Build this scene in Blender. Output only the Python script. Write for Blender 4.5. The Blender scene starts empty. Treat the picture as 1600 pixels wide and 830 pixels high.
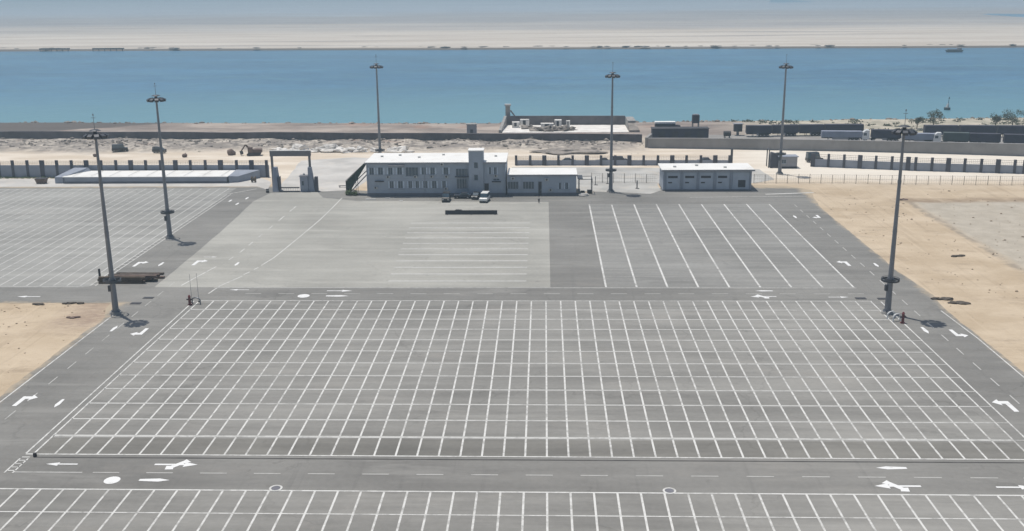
import bpy, bmesh, math, random
from mathutils import Vector, Matrix, noise
R = math.radians
random.seed(7)
SC = bpy.context.scene
COL = SC.collection

# ------------------------------------------------------------------ camera
cam = bpy.data.cameras.new('camera')
cam.sensor_width = 36.0
cam.lens = 36.067
cam.clip_start = 1.0
cam.clip_end = 20000
co = bpy.data.objects.new('camera', cam)
COL.objects.link(co)
SC.camera = co
yaw, pitch, roll = -0.0325718, 0.2684679, -0.0089095
fw = Vector((math.sin(yaw)*math.cos(pitch), math.cos(yaw)*math.cos(pitch), -math.sin(pitch)))
rt = Vector((math.cos(yaw), -math.sin(yaw), 0))
up = rt.cross(fw)
r2 = rt*math.cos(roll) + up*math.sin(roll)
u2 = up*math.cos(roll) - rt*math.sin(roll)
M = Matrix((r2, u2, -fw)).transposed().to_4x4()
M.translation = Vector((-0.302, -168.136, 52.626))
co.matrix_world = M

# ------------------------------------------------------------------ light
SUN_EL, SUN_DIR = R(75.5), Vector((-0.72, 0.70, 0)).normalized()
world = bpy.data.worlds.new('World')
SC.world = world
world.use_nodes = True
wn = world.node_tree.nodes
sky = wn.new('ShaderNodeTexSky')
sky.sky_type = 'NISHITA'
sky.sun_disc = False
sky.sun_elevation = SUN_EL
sky.sun_rotation = math.atan2(SUN_DIR.x, SUN_DIR.y)
sky.air_density = 1.0
sky.dust_density = 1.6
sky.ozone_density = 1.2
bg = wn['Background']
bg.inputs['Strength'].default_value = 0.085
world.node_tree.links.new(sky.outputs[0], bg.inputs['Color'])
sl = bpy.data.lights.new('sun', 'SUN')
sl.energy = 3.6
sl.angle = R(0.53)
sl.color = (1.0, 0.955, 0.89)
so = bpy.data.objects.new('sun', sl)
COL.objects.link(so)
sd = Vector((SUN_DIR.x*math.cos(SUN_EL), SUN_DIR.y*math.cos(SUN_EL), math.sin(SUN_EL)))
so.rotation_euler = sd.to_track_quat('Z', 'Y').to_euler()
SC.view_settings.view_transform = 'Standard'
SC.view_settings.look = 'None'
SC.view_settings.exposure = 0.0
SC.view_settings.gamma = 1.0
SC.view_settings.use_curve_mapping = False

# ------------------------------------------------------------------ node helpers
class N:
    """small wrapper that writes a node tree"""
    def __init__(s, name):
        s.m = bpy.data.materials.new(name)
        s.m.use_nodes = True
        s.t = s.m.node_tree
        s.b = s.t.nodes['Principled BSDF']
        s.pos = s.t.nodes.new('ShaderNodeNewGeometry').outputs['Position']
    def new(s, k): return s.t.nodes.new(k)
    def put(s, sock, v):
        if hasattr(v, 'is_linked') or isinstance(v, bpy.types.NodeSocket): s.t.links.new(v, sock)
        elif isinstance(v, (tuple, list)) and len(v) == 3 and len(sock.default_value) == 4: sock.default_value = (*v, 1)
        else: sock.default_value = v
    def math(s, op, a, b=0.0, c=None, clamp=False):
        n = s.new('ShaderNodeMath'); n.operation = op; n.use_clamp = clamp
        s.put(n.inputs[0], a); s.put(n.inputs[1], b)
        if c is not None: s.put(n.inputs[2], c)
        return n.outputs[0]
    def vscale(s, v, sc, off=(0, 0, 0)):
        n = s.new('ShaderNodeMapping')
        s.put(n.inputs['Vector'], v); n.inputs['Scale'].default_value = sc; n.inputs['Location'].default_value = off
        return n.outputs[0]
    def noise(s, scale, vec=None, detail=4, rough=0.55, stretch=None, off=(0, 0, 0), dist=0.0):
        n = s.new('ShaderNodeTexNoise')
        v = vec or s.pos
        if stretch: v = s.vscale(v, stretch, off)
        elif off != (0, 0, 0): v = s.vscale(v, (1, 1, 1), off)
        s.put(n.inputs['Vector'], v)
        n.inputs['Scale'].default_value = scale; n.inputs['Detail'].default_value = detail
        n.inputs['Roughness'].default_value = rough; n.inputs['Distortion'].default_value = dist
        return n.outputs['Fac']
    def ramp(s, f, a, b, lo=0.0, hi=1.0):
        n = s.new('ShaderNodeMapRange'); n.interpolation_type = 'SMOOTHSTEP'
        s.put(n.inputs[0], f); s.put(n.inputs[1], a); s.put(n.inputs[2], b); s.put(n.inputs[3], lo); s.put(n.inputs[4], hi)
        return n.outputs[0]
    def mix(s, f, a, b, mode='MIX'):
        n = s.new('ShaderNodeMix'); n.data_type = 'RGBA'; n.blend_type = mode
        s.put(n.inputs[0], f); s.put(n.inputs[6], a); s.put(n.inputs[7], b)
        return n.outputs[2]
    def xyz(s, v=None):
        n = s.new('ShaderNodeSeparateXYZ'); s.put(n.inputs[0], v or s.pos)
        return n.outputs
    def comb(s, x, y, z=0.0):
        n = s.new('ShaderNodeCombineXYZ'); s.put(n.inputs[0], x); s.put(n.inputs[1], y); s.put(n.inputs[2], z)
        return n.outputs[0]
    def gain(s, col, f):
        n = s.new('ShaderNodeVectorMath'); n.operation = 'SCALE'
        s.put(n.inputs[0], col); s.put(n.inputs['Scale'], f)
        return n.outputs[0]
    def bump(s, h, strength=0.3, dist=0.05):
        n = s.new('ShaderNodeBump'); n.inputs['Strength'].default_value = strength; n.inputs['Distance'].default_value = dist
        s.put(n.inputs['Height'], h); s.put(s.b.inputs['Normal'], n.outputs[0])
    def done(s, col, rough=0.8, metal=0.0, spec=0.5):
        s.put(s.b.inputs['Base Color'], col); s.put(s.b.inputs['Roughness'], rough)
        s.put(s.b.inputs['Metallic'], metal); s.put(s.b.inputs['Specular IOR Level'], spec)
        return s.m

def plain(name, rgb, rough=0.6, var=0.12, scale=0.6, metal=0.0, dirt=None, spec=0.4):
    n = N(name)
    f = n.noise(scale, detail=5)
    c = n.gain(rgb, n.ramp(f, 0.3, 0.7, 1-var, 1+var))
    if dirt:
        g = n.noise(0.25, detail=6, rough=0.7, stretch=(1, 1, 0.25), off=(3, 9, 1))
        c = n.mix(n.ramp(g, 0.5, 0.72, 0, 0.7), c, dirt)
    return n.done(c, rough, metal, spec)

def asphalt(name, base, stall=None, origin=(0, 0), dust=0.35, tint=(1, 1, 1), streak=0.10, drift=False):
    n = N(name)
    x, y, z = n.xyz()
    big = n.noise(0.035, detail=6, rough=0.62)
    st = n.noise(1.0, detail=5, rough=0.6, stretch=(0.02, 0.35, 1), off=(origin[0], origin[1], 0))
    fine = n.noise(1.6, detail=3)
    f = n.math('ADD', n.ramp(big, 0.25, 0.75, 1-0.15, 1+0.15), n.ramp(st, 0.3, 0.7, -streak*1.25, streak*1.25))
    f = n.math('ADD', f, n.ramp(fine, 0.2, 0.8, -0.05, 0.05))
    if stall:
        cx = n.math('FLOOR', n.math('DIVIDE', n.math('SUBTRACT', x, origin[0]), stall[0]))
        cy = n.math('FLOOR', n.math('DIVIDE', n.math('SUBTRACT', y, origin[1]), stall[1]))
        w = n.new('ShaderNodeTexWhiteNoise'); w.noise_dimensions = '2D'
        n.put(w.inputs['Vector'], n.comb(cx, cy))
        f = n.math('ADD', f, n.math('MULTIPLY', n.math('SUBTRACT', w.outputs['Value'], 0.5), 0.085))
    v = n.new('ShaderNodeTexVoronoi'); v.feature = 'DISTANCE_TO_EDGE'
    wv = n.new('ShaderNodeVectorMath'); wv.operation = 'ADD'
    n.put(wv.inputs[0], n.pos); n.put(wv.inputs[1], n.comb(n.math('MULTIPLY', n.noise(0.3, detail=4), 6), n.math('MULTIPLY', n.noise(0.3, detail=4, off=(9, 2, 0)), 6)))
    n.put(v.inputs['Vector'], wv.outputs[0]); v.inputs['Scale'].default_value = 0.07
    crk = n.math('MULTIPLY', n.ramp(v.outputs['Distance'], 0.016, 0.004), n.ramp(n.noise(0.05, off=(2, 31, 0)), 0.45, 0.62, 0, 0.14))
    f = n.math('SUBTRACT', f, crk)
    pch = n.noise(0.018, detail=3, off=(40, 3, 0))
    f = n.math('ADD', f, n.ramp(pch, 0.35, 0.65, -0.06, 0.07))
    c = n.gain(tuple(base[k]*tint[k] for k in range(3)), f)
    d = n.noise(0.11, detail=7, rough=0.7, stretch=(0.45, 1, 1), off=(17, 3, 0))
    c = n.mix(n.ramp(d, 0.5, 0.8, 0, dust), c, (0.40, 0.37, 0.33))
    if drift:
        ed = n.math('MAXIMUM', n.math('SUBTRACT', x, 66.2), n.math('MINIMUM', n.math('SUBTRACT', -72.6, x), n.math('SUBTRACT', -1.5, y)))
        far = n.math('SUBTRACT', n.math('ADD', y, n.math('MULTIPLY', n.ramp(x, 40, 66), 4)), 103)
        ed = n.math('ADD', n.math('MAXIMUM', ed, far), n.math('MULTIPLY', n.math('SUBTRACT', n.noise(0.4, detail=6, rough=0.7, off=(5, 5, 2)), 0.5), 5.5))
        c = n.mix(n.ramp(ed, -1.2, 1.2, 0, 0.9), c, (0.46, 0.375, 0.265))
        trk = n.noise(1.0, detail=5, rough=0.7, stretch=(0.9, 0.02, 1), off=(4, 3, 0))
        c = n.mix(n.ramp(trk, 0.56, 0.72, 0, 0.16), c, (0.07, 0.07, 0.07))
    smear = n.noise(1.0, detail=6, rough=0.65, stretch=(0.035, 0.22, 1), off=(63, 20, 0), dist=0.5)
    c = n.mix(n.ramp(smear, 0.52, 0.70, 0, 0.55), c, tuple(min(0.5, v*1.38) for v in base))
    c = n.mix(n.ramp(smear, 0.46, 0.31, 0, 0.42), c, tuple(v*0.74 for v in base))
    oil = n.noise(0.33, detail=4, rough=0.6, off=(51, 7, 0), dist=0.6)
    c = n.mix(n.ramp(oil, 0.64, 0.78, 0, 0.42), c, tuple(v*0.45 for v in base))
    return n.done(c, 0.88, 0, 0.25)

def paint(name, rgb, wear, under=(0.27, 0.265, 0.245), scale=0.9):
    n = N(name)
    a = n.noise(scale, detail=6, rough=0.7)
    b = n.noise(0.07, detail=3)
    f = n.math('ADD', a, n.math('MULTIPLY', n.math('SUBTRACT', b, 0.5), 0.5))
    k = n.ramp(f, 0.62-wear, 0.98-wear, 0, 1)
    return n.done(n.mix(n.math('MULTIPLY', k, 0.85), rgb, under), 0.75, 0, 0.3)

# ------------------------------------------------------------------ mesh helpers
ORG = {}
class MB:
    def __init__(s): s.v, s.f = [], []
    def add(s, vs, fs):
        o = len(s.v); s.v += [tuple(v) for v in vs]; s.f += [tuple(i+o for i in f) for f in fs]; return s
    def box(s, x0, x1, y0, y1, z0, z1):
        return s.add([(x0,y0,z0),(x1,y0,z0),(x1,y1,z0),(x0,y1,z0),(x0,y0,z1),(x1,y0,z1),(x1,y1,z1),(x0,y1,z1)],
                     [(0,3,2,1),(4,5,6,7),(0,1,5,4),(1,2,6,5),(2,3,7,6),(3,0,4,7)])
    def hexa(s, b, t):     # bottom quad (ccw), top quad
        return s.add(list(b)+list(t), [(3,2,1,0),(4,5,6,7),(0,1,5,4),(1,2,6,5),(2,3,7,6),(3,0,4,7)])
    def beam(s, a, b, w, h=None):
        a, b = Vector(a), Vector(b); h = h or w
        d = (b-a).normalized()
        side = d.cross(Vector((0,0,1)))
        side = Vector((1,0,0)) if side.length < 1e-4 else side.normalized()
        u = side.cross(d)
        q = [side*(-w/2)+u*(-h/2), side*(w/2)+u*(-h/2), side*(w/2)+u*(h/2), side*(-w/2)+u*(h/2)]
        return s.add([a+k for k in q]+[b+k for k in q], [(0,1,2,3)[::-1],(4,5,6,7),(0,1,5,4),(1,2,6,5),(2,3,7,6),(3,0,4,7)])
    def cyl(s, a, b, r0, r1=None, n=12, cap=True):
        a, b = Vector(a), Vector(b); r1 = r0 if r1 is None else r1
        d = (b-a).normalized()
        u = d.orthogonal().normalized(); w = d.cross(u)
        vs = []
        for c, r in ((a, r0), (b, r1)):
            for k in range(n):
                t = 2*math.pi*k/n; vs.append(c+u*(r*math.cos(t))+w*(r*math.sin(t)))
        fs = [(k, (k+1) % n, n+(k+1) % n, n+k) for k in range(n)]
        if cap: fs += [tuple(range(n))[::-1], tuple(range(n, 2*n))]
        return s.add(vs, fs)
    def ring(s, c, r, t, h, n=20):       # flat annulus prism around z
        vs = []
        for rr, z in ((r-t, 0), (r, 0), (r, h), (r-t, h)):
            for k in range(n):
                a = 2*math.pi*k/n; vs.append((c[0]+rr*math.cos(a), c[1]+rr*math.sin(a), c[2]+z))
        fs = []
        for q in range(4):
            for k in range(n):
                k2 = (k+1) % n; q2 = (q+1) % 4
                fs.append((q*n+k, q*n+k2, q2*n+k2, q2*n+k))
        return s.add(vs, fs)
    def sheet(s, pts, z):
        return s.add([(p[0], p[1], z) for p in pts], [tuple(range(len(pts)))])
    def rect(s, x0, x1, y0, y1, z): return s.sheet([(x0,y0),(x1,y0),(x1,y1),(x0,y1)], z)
    def strip(s, pts, w, z):
        for a, b in zip(pts[:-1], pts[1:]):
            a, b = Vector((*a, 0)), Vector((*b, 0)); d = (b-a).normalized(); q = Vector((-d.y, d.x, 0))*(w/2)
            s.sheet([a-q, b-q, b+q, a+q], z)
        return s
    def prism(s, prof, y0, y1):          # profile in xz extruded along y
        n = len(prof)
        vs = [(p[0], y0, p[1]) for p in prof]+[(p[0], y1, p[1]) for p in prof]
        return s.add(vs, [tuple(range(n)), tuple(range(n, 2*n))[::-1]]+[(k, n+k, n+(k+1) % n, (k+1) % n) for k in range(n)])
    def lump(s, c, r, sc=(1, 1, 1), seed=0, lev=2, amp=0.35):
        bm = bmesh.new(); bmesh.ops.create_icosphere(bm, subdivisions=lev, radius=1)
        for v in bm.verts:
            k = 1+amp*noise.noise(v.co*1.6+Vector((seed*3.1, seed*1.7, seed)))*1.6
            v.co = v.co*k
        bm.verts.ensure_lookup_table(); bm.verts.index_update()
        s.add([(c[0]+v.co.x*r*sc[0], c[1]+v.co.y*r*sc[1], c[2]+v.co.z*r*sc[2]) for v in bm.verts], [tuple(x.index for x in f.verts) for f in bm.faces])
        bm.free(); return s
    def build(s, name, mat, parent=None, local=False, bevel=0.0, smooth=False):
        me = bpy.data.meshes.new(name)
        o_ = Vector((0, 0, 0)) if (local or parent is None) else ORG.get(parent.name, Vector((0, 0, 0)))
        me.from_pydata([Vector(v)-o_ for v in s.v], [], s.f)
        bm = bmesh.new(); bm.from_mesh(me)
        bmesh.ops.recalc_face_normals(bm, faces=bm.faces)
        bm.to_mesh(me); bm.free()
        me.materials.append(mat)
        if smooth:
            for p in me.polygons: p.use_smooth = True
        o = bpy.data.objects.new(name, me); COL.objects.link(o)
        if parent is not None:
            o.parent = parent
            if not local: ORG[o.name] = ORG.get(parent.name, Vector((0, 0, 0)))
        if bevel:
            b = o.modifiers.new('bevel', 'BEVEL'); b.width = bevel; b.segments = 2; b.limit_method = 'ANGLE'
        return o

def thing(name, label, cat, loc=(0, 0, 0), rz=0.0, group=None):
    o = bpy.data.objects.new(name, None); COL.objects.link(o)
    o.location = loc; o.rotation_euler = (0, 0, rz); o.empty_display_size = 0.3
    ORG[o.name] = Vector(loc)
    o['label'] = label; o['category'] = cat
    if group: o['group'] = group
    return o
def tag(o, label, cat, group=None):
    o['label'] = label; o['category'] = cat
    if group: o['group'] = group
    return o
def copy_tree(o, parent=None):
    c = o.copy(); COL.objects.link(c)
    if parent is not None: c.parent = parent
    for ch in list(o.children): copy_tree(ch, c)
    return c
def again(src, loc, rz, label, group=None):
    c = copy_tree(src); c.location = loc; c.rotation_euler = (0, 0, rz); c['label'] = label
    if group: c['group'] = group
    return c
def struct(name, mb, mat, kind='structure'):
    # top faces of flat sheets must look up
    o = mb.build(name, mat); o['kind'] = kind
    for p in o.data.polygons:
        pass
    return o
def flat(name, mb, mat):
    me = bpy.data.meshes.new(name); me.from_pydata(mb.v, [], mb.f)
    bm = bmesh.new(); bm.from_mesh(me)
    for f in bm.faces:
        f.normal_update()
        if f.normal.z < 0: f.normal_flip()
    bm.to_mesh(me); bm.free()
    me.materials.append(mat)
    o = bpy.data.objects.new(name, me); COL.objects.link(o); o['kind'] = 'structure'
    return o

# ------------------------------------------------------------------ materials
A_LOT = asphalt('lot_asphalt', (0.246, 0.239, 0.220), (2.5, 5.0), (0, 0), dust=0.38)
A_DARK = asphalt('lot_asphalt_dark', (0.194, 0.187, 0.168), (2.5, 5.0), (0, 0), dust=0.12)
A_ROAD = asphalt('road_asphalt', (0.216, 0.210, 0.194), dust=0.30, streak=0.06, drift=True)
A_PAD = asphalt('concrete_pad', (0.358, 0.350, 0.315), dust=0.40, streak=0.05)
A_LEFT = asphalt('left_lot_asphalt', (0.312, 0.308, 0.286), (2.5, 5.0), (0, 4), dust=0.30)
A_RIGHT = asphalt('right_lot_asphalt', (0.258, 0.253, 0.236), (5.5, 2.5), (0, 0), dust=0.25)
P_WHITE = paint('white_paint', (0.66, 0.655, 0.62), 0.22)
P_FADED = paint('faded_white_paint', (0.52, 0.515, 0.485), 0.18)
P_FAINT = paint('thin_white_paint', (0.62, 0.61, 0.58), 0.20, under=(0.30, 0.295, 0.28))
P_FRESH = paint('fresh_white_paint', (0.76, 0.76, 0.74), 0.10)
GALV = plain('galvanised_steel', (0.215, 0.225, 0.245), 0.5, 0.10, 0.4, 0.35)
DARKSTEEL = plain('dark_steel', (0.07, 0.075, 0.085), 0.5, 0.15, 1.0, 0.2)
LAMPGLASS = plain('lamp_glass', (0.35, 0.36, 0.36), 0.15, 0.05, 2.0)
WALL = plain('grey_render', (0.375, 0.415, 0.465), 0.85, 0.06, 0.3, dirt=(0.30, 0.325, 0.36))
PLINTH = plain('dark_plinth', (0.17, 0.17, 0.19), 0.8, 0.1)
ROOFW = plain('white_roof_membrane', (0.82, 0.81, 0.77), 0.6, 0.03, 0.2, dirt=(0.66, 0.63, 0.57))
GLASS = plain('window_glass', (0.055, 0.085, 0.11), 0.12, 0.15, 0.4, spec=0.6)
CURTAIN = plain('pale_curtain', (0.54, 0.60, 0.66), 0.9, 0.1, 2.0)
FRAME = plain('window_frame', (0.36, 0.395, 0.44), 0.5, 0.05)
ACW = plain('off_white_metal', (0.50, 0.50, 0.48), 0.5, 0.08)
DARK = plain('dark_grey', (0.055, 0.052, 0.055), 0.7, 0.15)
MIDG = plain('mid_grey', (0.30, 0.30, 0.315), 0.7, 0.10)
GATEM = plain('grey_painted_steel', (0.19, 0.18, 0.18), 0.7, 0.08)
CONC = plain('concrete', (0.32, 0.31, 0.29), 0.9, 0.12, 0.5, dirt=(0.22, 0.20, 0.18))
WALLDK = plain('dark_stone_wall', (0.125, 0.115, 0.120), 0.95, 0.22, 0.25, dirt=(0.20, 0.18, 0.16))
WALLLT = plain('weathered_concrete_wall', (0.29, 0.28, 0.27), 0.95, 0.14, 0.15, dirt=(0.24, 0.225, 0.215))
FENCEW = plain('blue_grey_wall', (0.29, 0.315, 0.365), 0.85, 0.08, 0.3)
PILLAR = plain('dark_pillar', (0.085, 0.085, 0.10), 0.85, 0.12)
WIRE = plain('weathered_wire_fence', (0.20, 0.17, 0.14), 0.7, 0.2)
NET = plain('green_shade_net', (0.045, 0.065, 0.040), 0.95, 0.35, 0.8, dirt=(0.03, 0.035, 0.04))
TYRE = plain('tyre_rubber', (0.025, 0.025, 0.026), 0.85, 0.1)
RIM = plain('wheel_rim', (0.45, 0.45, 0.45), 0.35, 0.05, metal=0.6)
CARWHITE = plain('white_car_paint', (0.72, 0.72, 0.70), 0.35, 0.03)
CARDARK = plain('dark_car_paint', (0.035, 0.033, 0.032), 0.35, 0.1)
CARBLUE = plain('dark_blue_car_paint', (0.035, 0.040, 0.055), 0.35, 0.1)
LIGHTL = plain('lamp_lens', (0.75, 0.74, 0.68), 0.2, 0.02)
TRAIL_DK = plain('dark_tarpaulin', (0.055, 0.053, 0.070), 0.8, 0.18, 0.3)
TRAIL_LT = plain('pale_blue_tarpaulin', (0.26, 0.28, 0.34), 0.7, 0.12, 0.3)
TRAIL_GN = plain('dark_green_tarpaulin', (0.075, 0.095, 0.090), 0.8, 0.15, 0.3)
RED = plain('dark_red_paint', (0.16, 0.045, 0.045), 0.5, 0.15)
BROWN = plain('brown_timber', (0.115, 0.085, 0.060), 0.9, 0.3, 0.8, dirt=(0.05, 0.04, 0.035))
RUST = plain('rusty_brown_metal', (0.15, 0.105, 0.085), 0.8, 0.25, 0.6)
WHITER = plain('white_rubble', (0.72, 0.69, 0.64), 0.95, 0.15, 0.6, dirt=(0.45, 0.42, 0.38))
STONE = plain('grey_stone', (0.27, 0.24, 0.21), 0.95, 0.4, 0.35, dirt=(0.36, 0.32, 0.27))
DIRTY = plain('dark_debris', (0.10, 0.085, 0.070), 0.95, 0.3, 0.7)
LEAF = plain('dusty_foliage', (0.060, 0.072, 0.045), 0.95, 0.5, 0.6)
WEED = plain('green_weeds', (0.085, 0.115, 0.050), 0.95, 0.4, 0.6)
BARK = plain('bark', (0.10, 0.08, 0.06), 0.95, 0.2)
HULL = plain('buoy_paint', (0.07, 0.10, 0.10), 0.5, 0.1)
SKIN = plain('skin', (0.35, 0.20, 0.14), 0.6, 0.05)
SHIRT = plain('pale_shirt', (0.60, 0.58, 0.54), 0.9, 0.05)
TROUS = plain('dark_trousers', (0.05, 0.05, 0.06), 0.9, 0.1)
HAIR = plain('black_hair', (0.02, 0.017, 0.015), 0.7, 0.1)

# ------------------------------------------------------------------ ground
def y_near(x): return 235.5 + 9.0*min(1.0, abs(x+13)/190)**1.3 + 1.1*noise.noise(Vector((x*0.045, 4, 0)))*2
def y_far(x): return 714 - 0.0525*(x+27) + 6*noise.noise(Vector((x*0.006, 9, 0))) + 3*noise.noise(Vector((x*0.03, 2, 0)))
def sm(a, b, v):
    t = max(0, min(1, (v-a)/(b-a))); return t*t*(3-2*t)
PAVED = (-172, 72, -120, 165)
def gz(x, y):
    z = 0.0
    yn, yf = y_near(x), y_far(x)
    if y < yn+12:
        z -= 4.5*sm(yn-4, yn+12, y)
    elif y < yf-6: z = -4.5
    else:
        z = -4.5 + 5.6*sm(yf-6, yf+6, y)
    w = sm(164, 170, y)*(1-sm(190, 196, y))*(1-sm(20, 34, x))
    if w > 0:
        z += w*(0.7*noise.noise(Vector((x*0.09, y*0.20, 1)))+0.9*abs(noise.noise(Vector((x*0.28, y*0.4, 5))))+0.3)
    w = sm(197, 203, y)*(1-sm(226, 232, y))
    w *= 1-sm(-26, -19, x)*(1-sm(35, 42, x))
    if w > 0: z += w*0.6*(noise.noise(Vector((x*0.05, y*0.15, 3)))+0.5*noise.noise(Vector((x*0.3, y*0.4, 8))))
    # loose sand either side of the lots
    w = sm(71.5, 78, x)*(1-sm(92, 100, y))
    w = max(w, sm(-76, -80, x) if y < -8 else 0)
    if w > 0 and y < 110: z += w*0.28*(noise.noise(Vector((x*0.06, y*0.06, 11)))+0.6*noise.noise(Vector((x*0.25, y*0.25, 12))))
    if y > 760: z += 0.5*noise.noise(Vector((x*0.004, y*0.01, 2)))*sm(760, 900, y)
    return z
xs = [-5500, -4200, -3200, -2400, -1800, -1400, -1100, -900, -750, -650, -560, -480, -410, -350, -300, -270]
xs += [-250+2.5*k for k in range(201)]
xs += [270, 300, 350, 410, 480, 560, 650, 750, 900, 1100, 1400, 1800, 2400, 3200, 4200, 5500]
ys = [-450, -300, -200, -150] + [-120+4*k for k in range(70)]
ys += [160+1.25*k for k in range(80)] + [262, 270, 285, 310, 400, 500, 600, 640]
ys += [660+4*k for k in range(25)] + [765, 775, 790, 810, 840, 880, 930, 1000, 1100, 1250, 1450, 1700, 2000, 2500, 3200, 4200, 5600, 7200, 8500]
g = MB()
nx = len(xs)
for y in ys:
    for x in xs: g.v.append((x, y, gz(x, y)))
for j in range(len(ys)-1):
    for i in range(nx-1):
        a = j*nx+i; g.f.append((a, a+1, a+1+nx, a+nx))

def near_ground():
    n = N('desert_sand')
    x, y, z = n.xyz()
    w1 = n.noise(0.035, detail=5, rough=0.6)
    w2 = n.noise(0.25, detail=5, rough=0.65)
    wob = n.math('ADD', n.math('MULTIPLY', n.math('SUBTRACT', w1, 0.5), 34), n.math('MULTIPLY', n.math('SUBTRACT', w2, 0.5), 9))
    yw = n.math('ADD', y, n.math('MULTIPLY', wob, 0.55))
    # warm loose sand
    f = n.noise(0.09, detail=7, rough=0.68, stretch=(0.6, 1, 1))
    sand = n.mix(n.ramp(f, 0.32, 0.68), (0.455, 0.358, 0.245), (0.585, 0.48, 0.35))
    trk = n.noise(0.5, detail=5, rough=0.65, stretch=(0.25, 1.0, 1), off=(4, 2, 0))
    sand = n.mix(n.ramp(trk, 0.6, 0.8, 0, 0.35), sand, (0.34, 0.265, 0.185))
    grain = n.noise(1.1, detail=7, rough=0.75, stretch=(0.5, 1.2, 1), off=(6, 6, 0))
    sand = n.mix(n.ramp(grain, 0.52, 0.72, 0, 0.30), sand, (0.36, 0.275, 0.185))
    stn = n.noise(0.16, detail=7, rough=0.72, stretch=(0.55, 1.3, 1), off=(21, 8, 0))
    sand = n.mix(n.ramp(stn, 0.53, 0.68, 0, 0.6), sand, (0.33, 0.255, 0.18))
    rut = n.noise(1.0, detail=4, rough=0.6, stretch=(0.75, 0.03, 1), off=(11, 5, 0), dist=0.8)
    sand = n.mix(n.ramp(rut, 0.56, 0.66, 0, 0.35), sand, (0.62, 0.51, 0.37))
    sand = n.mix(n.ramp(rut, 0.42, 0.34, 0, 0.30), sand, (0.34, 0.265, 0.185))
    nearcross = n.math('MULTIPLY', n.ramp(n.math('ADD', x, n.math('MULTIPLY', wob, 0.4)), -84, -76), n.ramp(n.math('ABSOLUTE', n.math('ADD', y, 6)), 14, 4))
    sand = n.mix(n.math('MULTIPLY', n.math('MULTIPLY', nearcross, n.ramp(x, -70, -74)), n.ramp(grain, 0.35, 0.6, 0.25, 0.8)), sand, (0.30, 0.22, 0.175))
    # grey gravel pad on the right, with a darker uneven rim
    ex = n.math('SUBTRACT', n.math('ADD', x, n.math('MULTIPLY', wob, 0.16)), 89.0)
    ey = n.math('SUBTRACT', 82.0, n.math('ADD', y, n.math('MULTIPLY', wob, 0.2)))
    e = n.math('MINIMUM', ex, ey)
    gcol = n.mix(n.ramp(w2, 0.35, 0.7), (0.41, 0.365, 0.295), (0.49, 0.44, 0.36))
    gcol = n.mix(n.ramp(n.noise(0.06, detail=6, off=(8, 8, 0)), 0.5, 0.75, 0, 0.6), gcol, (0.50, 0.43, 0.33))
    sand = n.mix(n.ramp(e, -1.5, 2.5), sand, gcol)
    rim = n.math('MULTIPLY', n.ramp(e, -1.6, -0.2), n.ramp(e, 1.4, 0.2))
    sand = n.mix(n.math('MULTIPLY', rim, n.ramp(w2, 0.38, 0.6, 0.0, 0.6)), sand, (0.20, 0.17, 0.14))
    # pale packed track behind the fences
    pale = n.mix(n.ramp(n.noise(0.16, detail=6, stretch=(0.3, 1, 1)), 0.35, 0.7), (0.60, 0.51, 0.40), (0.76, 0.68, 0.57))
    pale = n.mix(n.ramp(x, 40, 80, 0, 0.7), pale, (0.78, 0.73, 0.64))
    berm = n.math('MULTIPLY', n.math('MULTIPLY', n.ramp(n.math('ABSOLUTE', n.math('SUBTRACT', ey, -1.5)), 4.5, 1.0), n.ramp(ex, -6, 0)), n.ramp(w2, 0.3, 0.6, 0.25, 0.9))
    sand = n.mix(berm, sand, (0.30, 0.225, 0.155))
    c = n.mix(n.ramp(yw, 96, 124), sand, pale)
    # churned rubble strip at the foot of the long wall
    rb = n.mix(n.ramp(n.noise(0.30, detail=8, rough=0.75), 0.36, 0.64), (0.17, 0.15, 0.135), (0.58, 0.52, 0.44))
    bigp = n.noise(0.07, detail=6, rough=0.65, off=(14, 4, 0))
    rb = n.mix(n.ramp(bigp, 0.42, 0.62, 0, 0.75), rb, (0.22, 0.195, 0.175))
    rb = n.mix(n.ramp(n.noise(0.05, detail=4, off=(3, 44, 0)), 0.58, 0.72, 0, 0.6), rb, (0.36, 0.23, 0.17))
    rgt = n.ramp(x, 22, 40)
    c = n.mix(n.math('MULTIPLY', n.ramp(yw, 158, 172), n.math('SUBTRACT', 1.0, n.math('MULTIPLY', rgt, 0.75))), c, rb)
    # shore land between the wall and the water
    sh = n.mix(n.ramp(n.noise(0.07, detail=7, rough=0.7, stretch=(0.35, 1, 1), off=(2, 6, 0)), 0.34, 0.66), (0.21, 0.175, 0.155), (0.44, 0.375, 0.32))
    sh = n.mix(n.ramp(n.noise(0.04, detail=5, off=(31, 12, 0)), 0.55, 0.7, 0, 0.6), sh, (0.33, 0.20, 0.15))
    shr = n.mix(n.ramp(n.noise(0.12, detail=7, rough=0.7, off=(9, 1, 0)), 0.35, 0.65), (0.33, 0.31, 0.24), (0.56, 0.50, 0.40))
    sh = n.mix(n.ramp(x, 60, 95), sh, shr)
    wet = n.math('SUBTRACT', y, n.math('ADD', n.math('ADD', 205, n.math('MULTIPLY', wob, 0.3)), n.math('MULTIPLY', n.math('ADD', x, 205), 0.62)))
    sh = n.mix(n.math('MULTIPLY', n.ramp(wet, -3, 2), n.ramp(x, -110, -135)), sh, (0.13, 0.115, 0.105))
    c = n.mix(n.ramp(y, 190, 198), c, sh)
    edge = n.math('ADD', z, n.math('MULTIPLY', n.math('SUBTRACT', w2, 0.5), 0.7))
    c = n.mix(n.ramp(edge, -0.5, -0.9), c, (0.14, 0.125, 0.11))
    n.bump(n.noise(0.9, detail=6, rough=0.7), 0.5, 0.25)
    return n.done(c, 0.95, 0, 0.2)

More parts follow.
